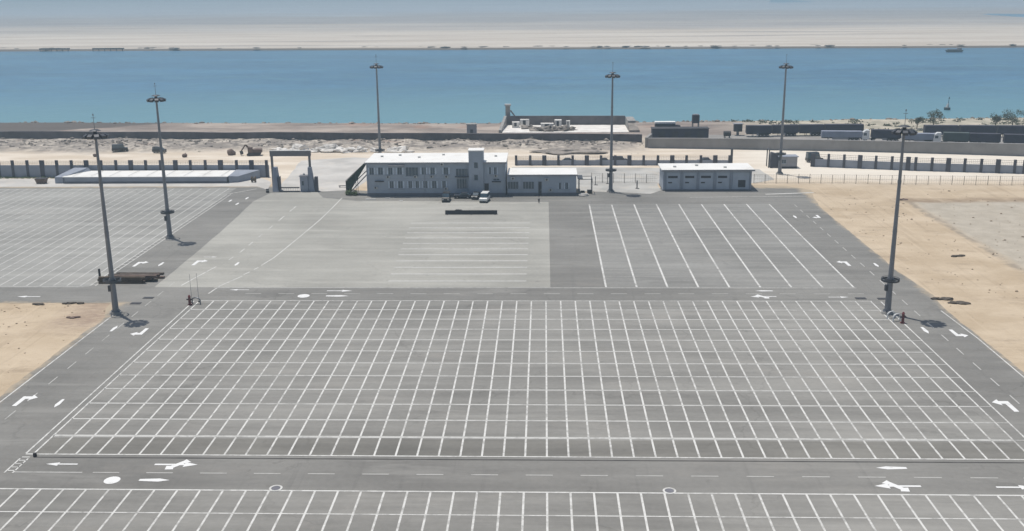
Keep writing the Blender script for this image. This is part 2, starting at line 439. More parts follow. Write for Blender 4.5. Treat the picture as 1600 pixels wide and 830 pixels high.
def far_ground():
    n = N('far_desert')
    x, y, z = n.xyz()
    a = n.noise(1.0, detail=6, rough=0.6, stretch=(0.0009, 0.006, 1))
    b = n.noise(1.0, detail=6, rough=0.65, stretch=(0.004, 0.03, 1), off=(3, 1, 0))
    yw = n.math('ADD', n.math('ADD', y, n.math('MULTIPLY', n.math('SUBTRACT', a, 0.5), 700)), n.math('MULTIPLY', n.math('SUBTRACT', b, 0.5), 160))
    sand = n.mix(n.ramp(b, 0.35, 0.65), (0.52, 0.455, 0.38), (0.66, 0.60, 0.52))
    flatc = n.mix(n.ramp(b, 0.3, 0.7), (0.30, 0.295, 0.295), (0.42, 0.405, 0.39))
    sky_flats = n.mix(n.ramp(b, 0.35, 0.7), (0.34, 0.385, 0.44), (0.46, 0.50, 0.54))  # wet far flats: sky reflection painted into the colour as blue
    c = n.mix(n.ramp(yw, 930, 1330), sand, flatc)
    c = n.mix(n.ramp(yw, 1450, 2000), c, sky_flats)
    strk = n.noise(1.0, detail=5, rough=0.6, stretch=(0.0022, 0.035, 1), off=(7, 7, 0))
    c = n.mix(n.ramp(strk, 0.56, 0.70, 0, 0.65), c, (0.27, 0.25, 0.24))
    c = n.mix(n.ramp(z, 0.55, -0.2), c, (0.17, 0.145, 0.125))
    return n.done(c, 0.95, 0, 0.2)

me = bpy.data.meshes.new('ground')
me.from_pydata(g.v, [], g.f)
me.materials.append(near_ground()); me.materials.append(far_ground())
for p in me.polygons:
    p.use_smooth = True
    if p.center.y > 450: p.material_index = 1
go = bpy.data.objects.new('ground', me); COL.objects.link(go); go['kind'] = 'structure'

# water
def water_mat(name, deep, shallow, inshore=True):
    n = N(name)
    x, y, z = n.xyz()
    a = n.noise(1.0, detail=6, rough=0.6, stretch=(0.006, 0.02, 1), dist=0.4)
    b = n.noise(1.0, detail=5, rough=0.65, stretch=(0.03, 0.10, 1), off=(5, 5, 0), dist=0.6)
    c = n.mix(n.ramp(a, 0.3, 0.7), deep, tuple(v*1.36 for v in deep))
    c = n.mix(n.ramp(b, 0.47, 0.75, 0, 0.55), c, shallow)
    rip = n.noise(1.0, detail=5, rough=0.7, stretch=(0.10, 0.30, 1), off=(3, 21, 0), dist=0.5)
    c = n.gain(c, n.ramp(rip, 0.3, 0.7, 0.84, 1.16))
    if inshore:
        yy = n.math('ADD', y, n.math('MULTIPLY', n.math('SUBTRACT', a, 0.5), 90))
        c = n.mix(n.ramp(yy, 440, 245, 0, 0.9), c, shallow)
        cap = n.noise(1.0, detail=4, rough=0.6, stretch=(0.07, 0.22, 1), off=(1, 12, 0), dist=1.0)
        c = n.mix(n.math('MULTIPLY', n.ramp(cap, 0.70, 0.78, 0, 0.6), n.ramp(x, 60, 130)), c, (0.42, 0.52, 0.55))
    h = n.math('ADD', n.noise(0.35, detail=4, rough=0.6, stretch=(0.6, 1, 1)), n.math('MULTIPLY', n.noise(0.06, detail=3, off=(2, 3, 1)), 2))
    n.bump(h, 0.5, 0.6)
    return n.done(c, 0.35, 0, 0.35)
wm = water_mat('canal_water', (0.060, 0.160, 0.255), (0.145, 0.300, 0.345))
wb = MB().rect(-5400, 5400, 228, 735, -1.3)
flat('water', wb, wm)
# lagoon channels on the far plain: irregular sheets
lm = water_mat('lagoon_water', (0.12, 0.245, 0.345), (0.17, 0.30, 0.39), False)  # base colour made bluer to stand in for reflected sky
def blob(pts, z, jit, sub=14, seed=0):
    out = []
    for k in range(len(pts)):
        a, b = Vector((*pts[k], 0)), Vector((*pts[(k+1) % len(pts)], 0))
        for t in range(sub):
            p = a.lerp(b, t/sub)
            o = noise.noise(Vector((p.x*0.008+seed, p.y*0.012, seed)))*jit
            out.append((p.x+o*2.5, p.y+o))
    return MB().sheet(out, z)
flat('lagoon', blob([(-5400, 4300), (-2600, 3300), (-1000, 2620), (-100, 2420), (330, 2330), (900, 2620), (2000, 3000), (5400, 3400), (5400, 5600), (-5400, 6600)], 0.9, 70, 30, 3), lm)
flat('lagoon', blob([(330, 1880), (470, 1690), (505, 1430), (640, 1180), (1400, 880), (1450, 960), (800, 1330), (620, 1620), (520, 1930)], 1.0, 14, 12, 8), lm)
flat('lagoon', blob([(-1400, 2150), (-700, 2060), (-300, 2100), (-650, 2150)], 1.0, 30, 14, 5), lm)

# ------------------------------------------------------------------ pavements
def jag(pts, amp, step=2.0, seed=0):
    out = []
    for a, b in zip(pts[:-1], pts[1:]):
        a, b = Vector((*a, 0)), Vector((*b, 0)); n_ = max(1, int((b-a).length/step)); d = (b-a).normalized()
        q = Vector((-d.y, d.x, 0))
        for k in range(n_):
            p = a.lerp(b, k/n_); o = amp*(noise.noise(Vector((p.x*0.12+seed, p.y*0.12, 1)))+0.6*noise.noise(Vector((p.x*0.5, p.y*0.5, seed))))
            out.append(tuple((p+q*o)[:2]))
    out.append(pts[-1]); return out
right_edge = jag([(66.2, -130), (66.1, -24), (66.0, -5), (66.8, 4), (65.8, 20), (66.0, 45), (66.0, 75), (67.6, 88), (69.0, 97), (64.0, 103), (55.0, 104.5)], 0.35, 1.5, 2)
left_edge = jag([(-75, -1.6), (-73.0, -9), (-72.9, -45), (-72.9, -130)], 0.7, 1.5, 6)
left_top = jag([(-225, -1.0), (-100, -1.2), (-75, -1.6)], 0.5, 1.5, 9)
outline = right_edge + [(30, 100), (9, 94), (-46, 97), (-56, 100), (-80, 106), (-225, 107.5)] + left_top + left_edge[1:]
flat('road', MB().sheet(outline, 0.030), A_ROAD)
flat('parking_lot', MB().rect(-60.0, 55.2, -55.6, 0.0, 0.034), A_LOT)
flat('asphalt_strip', MB().rect(-60.0, 55.2, -60.0, -55.6, 0.034), A_DARK)
flat('parking_lot', MB().rect(-72.0, 66.0, -130, -68.5, 0.034), A_LOT)
flat('parking_lot', MB().rect(-225, -83.2, 8.4, 101.5, 0.034), A_LEFT)
flat('parking_lot', MB().rect(10.6, 54.8, 8.2, 79.6, 0.034), A_RIGHT)
flat('concrete_pad', MB().sheet(jag([(-70.9, 8.2), (-71.5, 30), (-72.1, 54), (-73.8, 84), (-72.2, 95)], 0.15) + [(-60, 96), (-57, 88.5), (-48, 84.5), (0.8, 82.5), (0.8, 8.2)], 0.034), A_PAD)
# pale dusty track through the gate and the forecourt beside the office wing
TRACK = plain('pale_dusty_track', (0.52, 0.50, 0.465), 0.95, 0.14, 0.12, dirt=(0.60, 0.55, 0.48))
flat('track', MB().sheet(jag([(-72.2, 97), (-73, 117), (-76, 146), (-60, 152), (-44, 146), (-49, 117), (-51, 99), (-58, 97), (-72.2, 97)], 0.5, 1.5, 4), 0.038), TRACK)
DUST = plain('dusty_forecourt', (0.43, 0.42, 0.39), 0.95, 0.18, 0.10, dirt=(0.52, 0.47, 0.40))
flat('forecourt', MB().sheet(jag([(8.6, 95.6), (18, 95.0), (27, 92.5), (30.2, 97), (30.2, 106.5), (57, 107), (63, 112), (62, 128), (8, 133), (-10, 133), (-10, 106), (8, 106), (8.6, 95.6)], 0.35, 1.5, 5), 0.042), DUST)
flat('pavement', MB().sheet(jag([(-225, 104.2), (-86, 104.2), (-78, 104), (-74, 99), (-76, 110), (-80, 116), (-225, 117)], 0.4, 2, 3), 0.038), TRACK)

# ------------------------------------------------------------------ painted markings
Z = 0.046
cols = MB(); rows = MB()
for i in range(-23, 22): cols.rect(2.5*i-0.115, 2.5*i+0.115, -60, 0, Z)
for j in range(1, 12):
    w = 0.34 if j != 11 else 0.55
    rows.rect(-60, 55, -5*j-w/2, -5*j+w/2, Z+0.004)
cols.rect(-60.12, 55.3, -0.12, 0.12, Z+0.008); cols.rect(-60.9, 58, -60.22, -59.98, Z+0.008)
for x in (-60.0, -60.95, 55.1, 56.75): cols.rect(x-0.11, x+0.11, -59.9, -0.2, Z+0.004)
for k in range(1, 12): rows.rect(55.25, 56.6, -5*k-0.1, -5*k+0.1, Z+0.008)
for x in (-60.05, -61.0): cols.rect(x-0.1, x+0.1, -64.9, -61.25, Z+0.008)
for k in range(5): cols.rect(-60.95, -60.0, -61-0.85*k, -60.8-0.85*k, Z+0.008)
flat('parking_lines', cols, P_WHITE); flat('parking_lines', rows, P_FADED)
cols = MB(); rows = MB()
for i in range(-28, 27): cols.rect(2.5*i-0.115, 2.5*i+0.115, -130, -68.6, Z)
for j in range(0, 12): rows.rect(-72, 66, -73.6-5*j-0.09, -73.6-5*j+0.09, Z+0.004)
cols.rect(-72, 66, -68.75, -68.5, Z+0.008)
flat('parking_lines', cols, P_WHITE); flat('parking_lines', rows, P_WHITE)
cols = MB()
for i in range(57): cols.rect(-225+2.5*i-0.1, -225+2.5*i+0.1, 9, 101, Z)
rows = MB()
for j in range(19): rows.rect(-225, -83.4, 9+5*j-0.1, 9+5*j+0.1, Z+0.004)
flat('parking_lines', cols, P_FAINT)
flat('parking_lines', rows, paint('rubbed_white_paint', (0.44, 0.435, 0.415), 0.36, under=(0.31, 0.305, 0.285)))
b = MB()
for x in (-82.2, -83.2): b.rect(x-0.1, x+0.1, 9, 93, Z)
for k in range(42): b.rect(-83.08, -82.32, 9.6+2*k, 9.8+2*k, Z)
b.rect(-225, -84, 8.2, 8.4, Z+0.004)
b.rect(-60, 55, 7.75, 7.95, Z)
for k in range(9): x = 10.75+5.485*k; b.rect(x-0.17, x+0.17, 8.2, 79.4, Z+0.008)
flat('parking_lines', b, P_WHITE)
b = MB()
for k in range(29): b.rect(10.9, 54.5, 10.2+2.45*k, 10.36+2.45*k, Z)
flat('parking_lines', b, paint('ghost_white_paint', (0.42, 0.41, 0.385), 0.34, under=(0.265, 0.26, 0.245)))
b = MB()
for k in range(11):
    y = 12.2+4.72*k; b.rect(-29.0+0.09*(k*4.72)*-0.4, -3.6, y-0.2, y+0.2, Z)
flat('parking_lines', b, paint('ghost_paint', (0.60, 0.595, 0.565), 0.18, under=(0.35, 0.345, 0.33)))
d = MB()
for k in range(17): d.rect(-51.0+6.08*k, -48.0+6.08*k, -64.72, -64.56, Z)
d.rect(-60, -52.2, -64.74, -64.56, Z); d.rect(52, 66, -64.72, -64.56, Z)
for k in range(19): d.rect(-53.2+5.87*k, -50.4+5.87*k, 4.15, 4.33, Z)
for k in range(14): d.rect(-68.5, -68.36, -60+5.9*k-8, -57.2+5.9*k-8, Z)
for k in range(24): d.rect(60.55, 60.72, -62+6*k, -59.2+6*k, Z)
for k in range(13): d.rect(-75.5, -75.3, 12+6*k, 15+6*k, Z) if False else None
flat('lane_dashes', d, P_FADED)
d = MB()
d.strip([(-71.9, -130), (-71.9, -8)], 0.2, Z); d.strip([(65.3, -130), (65.3, -35), (65.5, -19), (65.0, -5.2)], 0.2, Z)
d.strip([(-66.4, 9.2), (-65.6, 14), (-64.0, 22.2)], 0.25, Z)
d.strip([(-59.8, 4.2), (-59.2, 9.1), (-57.0, 15.4)], 0.25, Z)
d.strip([(-55.4, 23), (-54.4, 29), (-53.8, 38), (-53.0, 51), (-52.4, 62), (-52.1, 76), (-52, 88)], 0.22, Z)
for a, c in (((-63.0, 27.2), (-62.8, 29.5)), ((-62.5, 33), (-62.4, 36)), ((-62.3, 39), (-62.25, 42)), ((-62.2, 45.5), (-62.1, 49)), ((-62, 53), (-61.9, 57)), ((-61.8, 62), (-61.7, 67)), ((-61.6, 72), (-61.5, 78)), ((-57, 16.4), (-56.4, 18.4)), ((-56, 20), (-55.6, 21.6))):
    d.strip([a, c], 0.25, Z)
d.strip([(56.2, 91.5), (69, 93.5)], 0.7, Z)
d.strip([(-83, 93.6), (-77.4, 100.5)], 0.3, Z)
d.strip([(36.5, 87.8), (66, 89.0)], 0.25, Z)
flat('edge_lines', d, P_WHITE)
# direction arrows, each a painted mark of its own
def arrow_mb(kind):
    m = MB()
    if kind == 'straight':
        m.sheet([(-0.13, -1.7), (0.13, -1.7), (0.13, 0.4), (0.42, 0.4), (0, 1.8), (-0.42, 0.4), (-0.13, 0.4)], 0)
    elif kind == 'fork':
        m.sheet([(-0.16, -2.2), (0.16, -2.2), (0.16, 0.9), (0.55, 0.9), (0, 2.3), (-0.55, 0.9), (-0.16, 0.9)], 0)
        m.sheet([(1.15, -0.75), (1.1, 0.1), (0.75, 0.0), (-0.45, 1.0), (-0.55, 1.45), (-1.2, 0.75), (-0.85, 0.55), (0.35, -0.45), (0.3, -0.85)], 0.004)
    elif kind == 'turn':
        m.sheet([(-0.3, -1.9), (0.3, -1.9), (0.36, 0.5), (0.85, 0.5), (0.85, 0.0), (1.8, 0.95), (0.85, 1.9), (0.85, 1.35), (-0.3, 1.35)], 0)
    elif kind == 'disc':
        m.sheet([(1.0*math.cos(t*math.pi/14), 1.0*math.sin(t*math.pi/14)) for t in range(28)], 0)
    elif kind == 'dash':
        m.sheet([(-0.2, -1.5), (0.2, -1.5), (0.34, 0.5), (0.0, 1.6), (-0.34, 0.5)], 0)
    return m
AR = {}
def arrow(kind, x, y, deg, s=1.0, mir=1):
    if kind not in AR: o = flat('road_arrow', arrow_mb(kind), P_FRESH); AR[kind] = o
    else: o = AR[kind].copy(); COL.objects.link(o)
    o.location = (x, y, Z+0.012); o.rotation_euler = (0, 0, R(deg)); o.scale = (s*mir, s, 1)
arrow('straight', -55.4, -62.65, 90, 1.05); arrow('fork', -42.3, -62.6, -90, 1.1, 1)
arrow('disc', -48.05, -66.5, 0, 0.88); arrow('dash', -43.4, -66.4, -90, 1.1)
arrow('dash', 38.5, -62.4, 90, 1.1); arrow('fork', 37.8, -66.7, 90, 1.1, -1); arrow('straight', 50.2, -66.8, -90, 1.2)
arrow('straight', -91.2, 2.3, 90, 1.2); arrow('straight', -54.9, 6.5, 90, 1.0); arrow('disc', -42.5, 2.8, 0, 1.05)
arrow('dash', -36.6, 2.8, -90, 1.3); arrow('straight', -36.8, 5.9, -90, 1.3)
arrow('fork', 37.6, 2.6, 90, 1.0, -1); arrow('dash', 38.4, 6.0, 90, 1.0); arrow('straight', 50.3, 2.3, -90, 1.0)
arrow('turn', -63.6, -16.6, 180, 0.95); arrow('dash', -68.9, -15.0, 0, 0.9); arrow('turn', -69.4, -44.2, 0, 1.0); arrow('dash', -63.9, -45.1, 180, 0.9)
arrow('turn', -80.3, 24.2, 0, 1.05); arrow('dash', -75.5, 23.9, 180, 0.95); arrow('turn', -68.9, 25.2, 0, 1.1); arrow('straight', -67.4, 29.4, -90, 0.8); arrow('dash', -60.5, 24.0, 180, 0.9)
arrow('turn', 59.2, -44.6, 0, 1.05, -1); arrow('turn', 62.9, -16.6, 180, 0.95, -1); arrow('dash', 58.9, -15.1, 180, 1.0)
arrow('turn', 58.0, 24.4, 0, 1.0, -1); arrow('dash', 63.2, 23.2, 180, 0.9); arrow('dash', 57.6, 65.3, 0, 0.95); arrow('turn', 63.0, 65.3, 180, 0.9, 1)
for x, y, a in ((-79.9, 85, 0), (-77.0, 81, 180), (-76.5, 88, 0)): arrow('dash', x, y, a, 0.9)
flat('drain_channel', MB().rect(-59.5, 62, -61.02, -60.78, Z+0.002), plain('dirty_channel', (0.085, 0.082, 0.078), 0.9, 0.3, 0.3))

# ------------------------------------------------------------------ haze
hz = MB().box(-5800, 5800, -480, 8800, -7, 58)
ho = hz.build('haze', bpy.data.materials.new('haze')); ho['kind'] = 'stuff'
hm = ho.data.materials[0]; hm.use_nodes = True
ht = hm.node_tree
ht.nodes.remove(ht.nodes['Principled BSDF'])
pv = ht.nodes.new('ShaderNodeVolumePrincipled')
pv.inputs['Color'].default_value = (0.69, 0.90, 1.0, 1)
pv.inputs['Density'].default_value = 0.00046
pv.inputs['Anisotropy'].default_value = 0.25
ht.links.new(pv.outputs[0], ht.nodes['Material Output'].inputs['Volume'])

# ------------------------------------------------------------------ light masts
def make_mast(label):
    t = thing('light_mast', label, 'light mast', group='tall light masts of the car terminal')
    b = MB().cyl((0, 0, 0), (0, 0, 0.35), 1.05, 0.95, 16); b.build('footing', CONC, t, True)
    p = MB().cyl((0, 0, 0.35), (0, 0, 6.0), 0.52, 0.44, 16).cyl((0, 0, 6.0), (0, 0, 30.2), 0.40, 0.19, 16); p.build('pole', GALV, t, True, smooth=False)
    for z, r in ((6.0, 0.47), (14.0, 0.365), (22.0, 0.31)): MB().cyl((0, 0, z-0.35), (0, 0, z+0.12), r, r*0.97, 16).build('sleeve_joint', GALV, t, True)
    f = MB().cyl((0, 0, 0.35), (0, 0, 0.45), 0.78, 0.78, 16)
    for k in range(8):
        a = k*math.pi/4; f.beam((0.5*math.cos(a), 0.5*math.sin(a), 0.7), (0.75*math.cos(a), 0.75*math.sin(a), 0.46), 0.05, 0.08)
    f.build('base_plate', GALV, t, True)
    c = MB().ring((0, 0, 5.55), 1.45, 0.16, 0.28, 20).ring((0, 0, 5.95), 1.45, 0.06, 0.06, 20).ring((0, 0, 5.4), 0.62, 0.16, 0.5, 16)
    for k in range(6):
        a = k*math.pi/3; c.beam((0.5*math.cos(a), 0.5*math.sin(a), 5.65), (1.42*math.cos(a), 1.42*math.sin(a), 5.65), 0.10, 0.16)
        c.beam((1.42*math.cos(a), 1.42*math.sin(a), 5.6), (1.42*math.cos(a), 1.42*math.sin(a), 5.98), 0.06)
    c.build('climb_guard', DARKSTEEL, t, True)
    w = MB().box(-0.78, -0.42, -0.28, 0.28, 3.9, 4.9); w.build('junction_box', DARKSTEEL, t, True, bevel=0.03)
    h = MB().ring((0, 0, 29.75), 1.15, 0.12, 0.16, 20).cyl((0, 0, 29.5), (0, 0, 30.55), 0.36, 0.30, 14).cyl((0, 0, 30.55), (0, 0, 30.75), 0.95, 0.55, 16)
    for k in range(8):
        a = k*math.pi/4; h.beam((0.3*math.cos(a), 0.3*math.sin(a), 29.82), (1.3*math.cos(a), 1.3*math.sin(a), 29.82), 0.09, 0.12)
    h.build('lamp_frame', DARKSTEEL, t, True)
    for k in range(10):
        a = k*math.pi/5
        ca, sa = math.cos(a), math.sin(a)
        fr = Matrix.Rotation(a, 4, 'Z') @ Matrix.Translation((1.55, 0, 29.7)) @ Matrix.Rotation(R(28), 4, 'Y')
        q = MB().hexa([(-0.40, -0.44, -0.12), (0.40, -0.44, -0.12), (0.40, 0.44, -0.12), (-0.40, 0.44, -0.12)], [(-0.34, -0.36, 0.30), (0.3, -0.36, 0.30), (0.3, 0.36, 0.30), (-0.34, 0.36, 0.30)])
        q.v = [tuple(fr @ Vector(v)) for v in q.v]
        fl = q.build('floodlight', DARKSTEEL, t, True)
        l = MB().box(-0.33, 0.33, -0.37, 0.37, -0.145, -0.122); l.v = [tuple(fr @ Vector(v)) for v in l.v]
        l.build('lens', LAMPGLASS, fl, True)
    r = MB().cyl((0, 0, 30.75), (0, 0, 33.0), 0.05, 0.03, 8).beam((-0.35, 0, 32.6), (0.35, 0, 32.6), 0.06).cyl((0, 0, 32.95), (0, 0, 33.25), 0.10, 0.08, 8)
    r.build('lightning_rod', GALV, t, True)
    return t
m0 = make_mast('light mast at the left roadside beside the timber pile, its foot by the left sand')
m0.location = (-71.8, -7.1, 0.02); m0.rotation_euler.z = 0.2
for loc, rz, lab in [((-81.4, 45.6, 0.02), 0.7, 'light mast standing at the edge of the left parking lot, behind the timber pile'),
                     ((55.8, -6.6, 0.02), 0.1, 'light mast beside the dark red hydrant at the right corner of the gridded lot'),
                     ((17.0, 95.3, 0.02), 0.4, 'light mast between the low office wing and the small flat-roofed block'),
                     ((66.2, 120.5, 0.02), 0.9, 'light mast standing in front of the grey guard booth by the right fence'),
                     ((-48.5, 130.0, 0.02), 0.3, 'light mast rising behind the left half of the long white office roof')]:
    again(m0, loc, rz, lab)

# ------------------------------------------------------------------ main office building
def window(parent, x0, x1, z0, z1, yf, curtains=2, mullions=1):
    f = MB()
    t = 0.09
    f.box(x0, x1, yf-0.07, yf+0.05, z0, z0+t); f.box(x0, x1, yf-0.07, yf+0.05, z1-t, z1)
    f.box(x0, x0+t, yf-0.07, yf+0.05, z0+t, z1-t); f.box(x1-t, x1, yf-0.07, yf+0.05, z0+t, z1-t)
    for k in range(mullions):
        xm = x0+(x1-x0)*(k+1)/(mullions+1); f.box(xm-0.04, xm+0.04, yf-0.065, yf+0.05, z0+t, z1-t)
    w = f.build('window', FRAME, parent)
    MB().box(x0+t*0.7, x1-t*0.7, yf-0.012, yf+0.03, z0+t*0.7, z1-t*0.7).build('pane', GLASS, w)
    if curtains:
        wd = (x1-x0-2*t)
        MB().box(x0+t, x0+t+wd*0.20, yf-0.03, yf-0.014, z0+t, z1-t).build('curtain', CURTAIN, w)
        if curtains > 1: MB().box(x1-t-wd*0.22, x1-t, yf-0.03, yf-0.014, z0+t, z1-t).build('curtain', CURTAIN, w)
    s = MB().box(x0-0.08, x1+0.08, yf-0.16, yf+0.04, z0-0.10, z0-0.003); s.build('sill', FRAME, w)
    return w
F = 90.2
mb_ = thing('office_building', 'long two storey grey office with white flat roof and stair tower', 'office building', (-28, F, 0))
MB().box(-45.8, -10.2, F, 105.2, 0, 8.55).build('wall', WALL, mb_)
rf = MB().box(-46.15, -9.95, F-0.3, 105.4, 8.55, 8.80).build('roof', ROOFW, mb_)
MB().box(-46.2, -9.9, F-0.36, F-0.303, 8.4, 8.84).build('fascia', MIDG, rf)
for x, y in ((-43, 99), (-38.5, 101), (-33, 97.5), (-27, 101.5), (-13, 99)):
    MB().box(x-0.35, x+0.35, y-0.3, y+0.3, 8.803, 9.15).build('vent', ACW, rf, bevel=0.04)
MB().box(-45.85, -10.15, F-0.06, F-0.003, 0, 0.85).build('plinth', PLINTH, mb_)
MB().box(-45.82, -19.6, F-0.05, F-0.002, 4.45, 4.62).build('string_course', FRAME, mb_)
tw = MB().box(-19.5, -15.8, F-0.55, F+3.4, 0, 11.7).build('stair_tower', WALL, mb_)
MB().box(-19.65, -15.65, F-0.7, F+3.55, 11.7, 11.92).build('tower_cap', ROOFW, tw)
MB().box(-19.56, -15.74, F-0.61, F-0.553, 0, 0.85).build('plinth', PLINTH, tw)
for z0 in (7.35, 4.15): window(tw, -18.2, -17.1, z0, z0+1.55, F-0.55, 0, 0)
px = lambda p: -45.8+(p-574)*0.1648
for a, b in ((576.5, 588), (590, 602.5), (606, 617), (620, 632), (658, 669), (671.5, 683), (692, 704), (763, 769.5), (771, 778)):
    window(mb_, px(a)-0.1, px(b)+0.1, 5.6, 7.55, F, 2, 1)
for a, b in ((607.5, 618), (620.5, 632.5), (637, 646.5), (648.5, 657), (660, 671), (673.5, 685), (690, 699)):
    window(mb_, px(a)-0.1, px(b)+0.1, 2.05, 4.05, F, 2, 1)
window(mb_, px(635), px(655), 5.2, 7.6, F, 0, 3)
window(mb_, px(713), px(732), 5.2, 7.2, F, 0, 3)
gw = window(mb_, px(714), px(731), 1.9, 4.9, F, 0, 3)
window(mb_, px(771), px(781), 4.0, 4.6, F, 0, 1)
for a, b, z in ((587, 601, 3.9), (712, 733, 5.05), (769, 783, 3.75), (609, 634, 8.0)):
    MB().box(px(a), px(b), F-0.75, F-0.004, z, z+0.14).build('canopy', DARK if z < 6 else MIDG, mb_)
for x, z in ((-40.2, 4.8), (-33.2, 4.85), (-29.0, 4.85), (-25.2, 4.85), (-25.4, 1.7), (-43.5, 2.0), (-12.6, 5.0), (-26.3, 8.0)):
    a = MB().box(x-0.45, x+0.45, F-0.42, F-0.06, z, z+0.62).build('air_conditioner', ACW, mb_, bevel=0.03)
    MB().cyl((x-0.1, F-0.42, z+0.31), (x-0.1, F-0.45, z+0.31), 0.24, 0.24, 14).build('fan_grille', DARK, a)
dr = MB().box(px(757.5), px(764), F-0.09, F-0.004, 0.1, 3.3).build('door', DARK, mb_)
MB().box(px(763), px(763.6), F-0.14, F-0.093, 1.2, 1.7).build('handle', ACW, dr)
MB().box(px(754), px(768), F-1.6, F-0.07, 0.03, 0.20).build('doorstep', CONC, mb_)
for x in (-45.5, -30.9, -20.2, -10.6): MB().cyl((x, F-0.12, 0.9), (x, F-0.12, 8.4), 0.07, n=8).build('downpipe', FRAME, mb_)

# single-storey wing
W = 90.75
wg = thing('office_wing', 'single storey grey office wing with white roof on the right end of the long office', 'office building', (-1, W, 0))
MB().box(-9.75, 7.9, W, 100.2, 0, 5.25).build('wall', WALL, wg)
rf = MB().box(-9.7, 8.15, W-0.25, 100.4, 5.25, 5.48).build('roof', ROOFW, wg)
MB().box(-9.7, 8.2, W-0.31, W-0.253, 5.1, 5.5).build('fascia', MIDG, rf)
MB().box(-9.72, 7.95, W-0.06, W-0.003, 0, 0.75).build('plinth', PLINTH, wg)
pw = lambda p: -9.8+(p-792)*0.1634
for a, b in ((792.5, 810), (816.5, 834.5)): window(wg, pw(a), pw(b), 1.7, 3.7, W, 0, 3)
d_ = MB().box(pw(841), pw(846), W-0.09, W-0.004, 0.1, 3.6).build('door', DARK, wg); MB().box(pw(845), pw(845.5), W-0.13, W-0.093, 1.3, 1.7).build('handle', ACW, d_)
for a, b in ((871, 879), (881, 890)): window(wg, pw(a), pw(b), 1.6, 3.4, W, 2, 1)
for p_, z in ((854, 3.9), (860, 1.2), (801, 4.2)):
    x = pw(p_); a = MB().box(x-0.5, x+0.5, W-0.44, W-0.06, z, z+0.66).build('air_conditioner', ACW, wg, bevel=0.03); MB().cyl((x, W-0.44, z+0.33), (x, W-0.47, z+0.33), 0.25, 0.25, 14).build('fan_grille', DARK, a)
sg = thing('porch_frame', 'dark open steel porch frame at the right end of the office wing', 'porch', (10, 92.5, 0))
for x, y in ((8.7, 92.0), (12.0, 92.0), (8.7, 96.5), (12.0, 96.5)): MB().beam((x, y, 0), (x, y, 3.9), 0.16).build('post', DARKSTEEL, sg)
MB().beam((8.6, 92, 3.95), (12.1, 92, 3.95), 0.14).beam((8.6, 96.5, 3.95), (12.1, 96.5, 3.95), 0.14).beam((12, 92, 3.95), (12, 96.5, 3.95), 0.14).beam((8.7, 92, 3.95), (8.7, 96.5, 3.95), 0.14).build('top_beam', DARKSTEEL, sg)
MB().box(8.25, 9.6, 91.6, 96.8, 4.06, 4.22).build('roof_panel', DARKSTEEL, sg)
for nm, x, y, s_ in (('clutter_crate', 9.6, 92.9, 0.8), ('clutter_crate', 11.4, 93.2, 1.0)):
    tag(MB().box(x-s_*0.6, x+s_*0.6, y-s_*0.4, y+s_*0.4, 0.046, s_).build('storage_crate', DARK, bevel=0.04), 'dark crate under the porch frame, %s' % ('next to the wing wall' if x < 10 else 'near the outer post'), 'crate', 'crates under the porch')
sk = MB().lump((9.7, 90.0, 0.25), 0.9, (1.5, 0.8, 0.6), 3).build('sand_heap', TRACK); tag(sk, 'small pale heap of sand in front of the porch frame', 'sand heap')

# outside stair with shade net at the left end
st = thing('outside_stair', 'steep dark outside staircase with green shade net at the left end of the office', 'staircase', (-48.8, 93, 0))
A, B = (-51.6, 93.5), (-46.3, 93.5)
sp = MB().prism([(-51.6, 0.2), (-51.2, 0.2), (-46.35, 7.9), (-46.35, 8.4), (-51.6, 3.6)], 92.2, 92.26); sp.build('shade_net', NET, st)
MB().prism([(-51.6, 0.2), (-51.2, 0.2), (-46.35, 7.9), (-46.35, 8.4), (-51.6, 3.6)], 94.6, 94.66).build('shade_net', NET, st)
MB().prism([(-51.7, 3.60), (-46.3, 8.45), (-46.3, 8.6), (-51.7, 3.75)], 92.0, 94.9).build('stair_roof', DARK, st)
s_ = MB()
for k in range(22):
    s_.box(-51.3+0.235*k, -51.0+0.235*k, 92.35, 94.5, 0.30*k*0.8+0.1, 0.30*k*0.8+0.16)
s_.build('steps', DARKSTEEL, st)
for y in (92.1, 94.75):
    MB().beam((-51.6, y, 0), (-51.6, y, 3.6), 0.12).build('post', DARKSTEEL, st); MB().beam((-49.0, y, 0), (-49.0, y, 6.0), 0.12).build('post', DARKSTEEL, st)
    MB().beam((-51.5, y, 1.3), (-46.4, y, 6.0), 0.08, 0.2).build('stringer', DARKSTEEL, st)
for k, (x, y, r) in enumerate(((-50.4, 91.3, 1.0), (-49.2, 91.2, 0.8), (-51.2, 91.7, 0.7))):
    bm_ = MB()
    for q in range(90):
        v = Vector((random.gauss(0, 1), random.gauss(0, 1), random.gauss(0, 1))).normalized()*random.uniform(0.4, 1)*r
        a = Vector((random.uniform(-1, 1), random.uniform(-1, 1), random.uniform(-1, 1))).normalized()*0.2; b_ = v.orthogonal().normalized()*0.2
        c_ = Vector((x, y, r*0.95))+v; bm_.add([c_-a, c_+b_, c_+a, c_-b_], [(0, 1, 2, 3)])
    sh_ = bm_.build('shrub', WEED); tag(sh_, ('largest green shrub at the foot of the outside stair', 'small green shrub nearest the office wall below the stair', 'small green shrub at the outer post of the outside stair')[k], 'shrub', 'shrubs at the outside stair')
bn = thing('bench', 'low dark bench on the paving left of the outside stair', 'bench', (-54.3, 102.3, 0))
MB().box(-55.6, -53.0, 102.0, 102.6, 0.42, 0.52).build('seat', DARK, bn)
for x in (-55.3, -53.3): MB().box(x-0.08, x+0.08, 102.05, 102.55, 0.04, 0.42).build('leg', DARK, bn)

